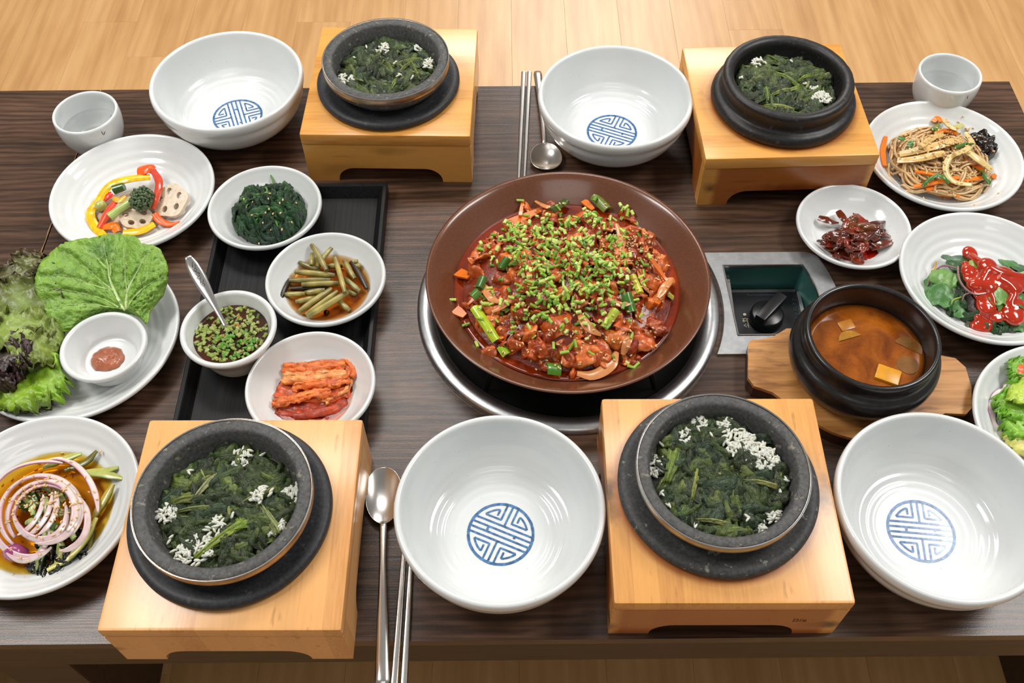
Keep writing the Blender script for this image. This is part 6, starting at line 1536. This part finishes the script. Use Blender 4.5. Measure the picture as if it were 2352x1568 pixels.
for i, (px, py, z, r, nr, yaw, c) in enumerate([(2166, 640, .026, .0145, (-.2, -.2, 1), .5, LGN), (2160, 680, .020, .0150, (-.3, -.3, 1), 1.2, MGN), (2150, 655, .019, .0165, (-.5, 0, 1), 2.0, MGN), (2195, 650, .022, .0160, (.1, -.2, 1), .2, DGN), (2205, 708, .018, .0110, (0, -.4, 1), .4, MGN), (2200, 682, .018, .014, (.2, -.3, 1), 2.6, DGN), (2195, 597, .024, .016, (0, .3, 1), 0, DGN), (2298, 680, .034, .0130, (.2, -.3, 1), 1.7, LGN), (2310, 693, .030, .0130, (.3, -.4, 1), 2.4, LGN), (2318, 605, .020, .012, (.2, .3, 1), 1, MGN), (2240, 610, .032, .008, (0, 0, 1), 1, S(130, 156, 70)), (2330, 650, .032, .012, (.3, 0, 1), .2, S(70, 104, 60)), (2345, 740, .020, .016, (.2, -.3, 1), 1.2, MGN), (2300, 750, .014, .013, (0, -.4, 1), .8, DGN), (2325, 755, .014, .012, (.2, -.4, 1), 2.8, MGN), (2285, 735, .018, .012, (0, -.3, 1), 2.2, DGN), (2250, 755, .012, .015, (0, -.3, 1), 1.1, S(78, 78, 62)), (2350, 620, .020, .014, (.2, .2, 1), .6, DGN), (2345, 690, .03, .012, (.2, 0, 1), .6, MGN), (2380, 670, .022, .016, (.4, 0, 1), .6, MGN), (2370, 720, .018, .016, (.4, -.2, 1), .9, LGN)]):
    labs = ['pale serrated leaf at the left of the red sauced salad', 'mid green pointed leaf at the lower left of the salad', 'leaf at the leftmost edge of the red sauced salad', 'dark leaf right of the pale serrated leaf', 'small round sprout leaf at the front left of the salad', 'dark green leaf above the round sprout leaf', 'dark leaf at the back left of the salad', 'bright serrated leaf beside the sauce, the upper one', 'bright serrated leaf beside the sauce, the lower one', 'leaf at the back right of the salad', 'tiny yellow green leaf at the back middle of the salad', 'grey green leaf over the sauce at the right', 'leaf at the front right by the frame edge', 'dark leaf low at the front of the salad', 'serrated leaf low at the front right of the salad', 'dark leaf in front of the red sauce', 'sauce covered leaf at the very front of the salad', 'leaf at the right back by the frame edge', 'leaf at the right middle by the frame edge', 'leaf beyond the frame edge on the right, upper', 'leaf beyond the frame edge on the right, lower']
    round_leaf('salad_leaf', px, py, z, r, nr, yaw, c, labs[i], 'salad leaf', KG, kz_)
STP = S(150, 108, 112)
for i, (qs, r_, lab) in enumerate([([(2131, 655, .014), (2140, 630, .022), (2165, 610, .028), (2195, 615, .030)], .0011, 'pinkish sprout stem arching over the left of the salad'), ([(2200, 612, .034), (2203, 640, .036), (2215, 660, .034), (2238, 675, .034), (2270, 672, .034)], .0011, 'purple sprout stem looping across the middle of the salad'), ([(2185, 710, .014), (2200, 720, .014), (2230, 727, .014)], .0010, 'pinkish sprout stem at the front left of the salad'), ([(2210, 695, .022), (2215, 678, .028), (2235, 670, .030)], .0009, 'short purple sprout stem above the round leaf'), ([(2286, 660, .038), (2283, 652, .038), (2296, 648, .038)], .0009, 'yellow green forked stem in the middle of the sauce'), ([(2186, 702, .018), (2188, 690, .022), (2208, 682, .024)], .0010, 'light green stem left of the round leaf'), ([(2310, 615, .028), (2335, 628, .028), (2352, 625, .028)], .0010, 'pale stem at the back right of the salad'), ([(2275, 770, .010), (2305, 752, .012), (2315, 750, .012)], .0012, 'brown green stem at the very front of the salad'), ([(2140, 622, .018), (2148, 612, .020), (2150, 600, .024)], .0009, 'orange yellow sprout tip at the back left of the salad')]):
    m = MB(); tube(m, spl([P(*z) for z in qs], 20), r_, 7, STP if i not in (4, 5, 6, 7, 8) else (S(150, 170, 70) if i < 7 else (S(140, 120, 70) if i == 7 else S(220, 170, 50)))); m.build('sprout_stem', M['veg'], label=lab, cat='stem', group='sprout stems in the salad')
m = MB()
def sblob(px, py, z, rx, ry, rz_):
    lathe(m, [(0, -1), (.5, -.87), (.87, -.5), (1, 0), (.87, .5), (.5, .87), (0, 1)], n=16); V = m.v[-1]; m.v[-1] = V * np.array([rx, ry, rz_]) + P(px, py, z)
def sline(qs, r_): tube(m, spl([P(*z) for z in qs], 20), r_, 10)
for q in [(2228, 582, .024, .009, .011, .005), (2268, 612, .036, .011, .012, .007), (2225, 625, .030, .009, .011, .006), (2246, 655, .032, .013, .009, .007), (2300, 630, .034, .016, .011, .006), (2262, 700, .026, .010, .014, .006), (2325, 720, .024, .013, .016, .007), (2258, 748, .014, .015, .009, .004), (2340, 640, .030, .014, .008, .006), (2325, 665, .032, .012, .008, .006), (2270, 660, .034, .010, .009, .006), (2255, 725, .018, .010, .010, .005), (2365, 655, .028, .012, .01, .006), (2285, 645, .035, .016, .010, .0045), (2310, 655, .034, .016, .009, .0045), (2240, 640, .031, .014, .010, .0045), (2260, 675, .030, .013, .012, .0045), (2285, 720, .022, .012, .012, .004), (2265, 735, .017, .012, .012, .004), (2310, 640, .034, .018, .010, .004), (2340, 655, .031, .016, .010, .004), (2330, 700, .028, .012, .012, .004)]: sblob(*q)
for q in [([(2230, 590, .026), (2245, 600, .032), (2262, 608, .036)], .005), ([(2268, 615, .038), (2285, 625, .037), (2310, 632, .035), (2350, 640, .030)], .006), ([(2268, 620, .037), (2255, 645, .034), (2250, 660, .033)], .006), ([(2255, 660, .033), (2275, 680, .031), (2280, 700, .028), (2268, 730, .020)], .005), ([(2245, 680, .026), (2248, 710, .020), (2255, 740, .015)], .004), ([(2290, 640, .036), (2315, 655, .034), (2330, 672, .032)], .006), ([(2330, 675, .032), (2320, 700, .028), (2328, 730, .022)], .005), ([(2215, 605, .028), (2225, 630, .030), (2235, 650, .030)], .005), ([(2235, 655, .031), (2265, 660, .034)], .006), ([(2262, 690, .028), (2290, 700, .026), (2320, 712, .025)], .003)]: sline(*q)
o = m.build('red_sauce', m_simple('glossy_red_sauce', S(170, 38, 6), .12, nscale=50, namt=.15, coat=.6), label='glossy bright red chilli sauce drizzled over the salad leaves', cat='sauce', sharp=0)
remesh(o, .0012, 5)

# ================================================================= LETTUCE SALAD AT THE RIGHT FRAME EDGE
FG = 'frilly lettuce in the salad'
ruffle('frilly_lettuce', (2360, 870), (2312, 845), .030, .014, .034, S(124, 170, 50), S(100, 156, 36), S(170, 200, 110), .008, 7, 3.1, 'small green frill at the back of the right salad', 'lettuce', FG)
ruffle('frilly_lettuce', (2375, 940), (2285, 940), .050, .012, .026, S(128, 180, 46), S(104, 164, 34), S(180, 206, 110), .011, 8, 7.7, 'bright green frilled lettuce in the middle of the right salad', 'lettuce', FG)
ruffle('frilly_lettuce', (2380, 970), (2300, 985), .045, .012, .022, S(136, 186, 52), S(110, 168, 38), S(180, 206, 110), .010, 8, 12.7, 'green frilled lettuce at the front of the right salad', 'lettuce', FG)
ruffle('frilly_lettuce', (2400, 890), (2315, 920), .030, .026, .036, S(178, 200, 70), S(160, 190, 56), S(200, 214, 120), .006, 5, 16.7, 'yellow green curled lettuce strip over the frill', 'lettuce', FG, arch=.006)
ruffle('frilly_lettuce', (2400, 1000), (2310, 1015), .055, .014, .016, S(216, 208, 130), S(196, 196, 96), S(226, 220, 150), .006, 6, 22.7, 'pale yellow lettuce piece at the front of the right salad', 'lettuce', FG)
ruffle('frilly_lettuce', (2400, 860), (2330, 890), .040, .014, .030, S(124, 170, 50), S(100, 156, 36), S(170, 200, 110), .010, 8, 28.7, 'green frilled lettuce behind the yellow strip', 'lettuce', FG)
CBC = np.array([S(226, 206, 204), S(150, 84, 140)])
def cabbage(qs, w, lab, twist=0.6):
    pts = spl([P(*z) for z in qs], 34); t, N, B = frames(pts, up=(0, 0, 1)); G = np.zeros((34, 7, 3)); C = np.zeros((34, 7, 3))
    for i in range(34):
        a = twist * math.sin(i * .3); sw = w * (.8 + .35 * math.sin(i * .5 + len(qs)))
        for v in range(7):
            k = v / 3 - 1; G[i, v] = pts[i] + (B[i] * math.cos(a) + N[i] * math.sin(a)) * k * sw / 2; C[i, v] = CBC[1] if v in (0, 6) else CBC[0]
    mb = MB(); grid_solid(mb, G, .0012, C); mb.build('red_cabbage_shred', M['onion'], label=lab, cat='cabbage', group='red cabbage shreds', sharp=0)
cabbage([(2310, 1010, .012), (2285, 975, .016), (2278, 940, .018), (2280, 915, .022), (2300, 900, .026), (2312, 912, .022)], .010, 'long purple edged cabbage shred down the left of the salad')
cabbage([(2300, 898, .024), (2320, 885, .028), (2340, 872, .030)], .008, 'purple edged cabbage shred at the back of the salad', .3)
cabbage([(2310, 1008, .014), (2330, 1000, .016), (2350, 1003, .014)], .004, 'thin purple cabbage shred at the front of the salad')
ribbon3('tomato_wedge', [(2338, 850, .030), (2355, 856, .032), (2375, 866, .030)], .018, .006, S(232, 94, 30), 'veg', 'orange tomato piece at the right frame edge of the salad', 'tomato', None, None, taper=[.6, 1, 1])
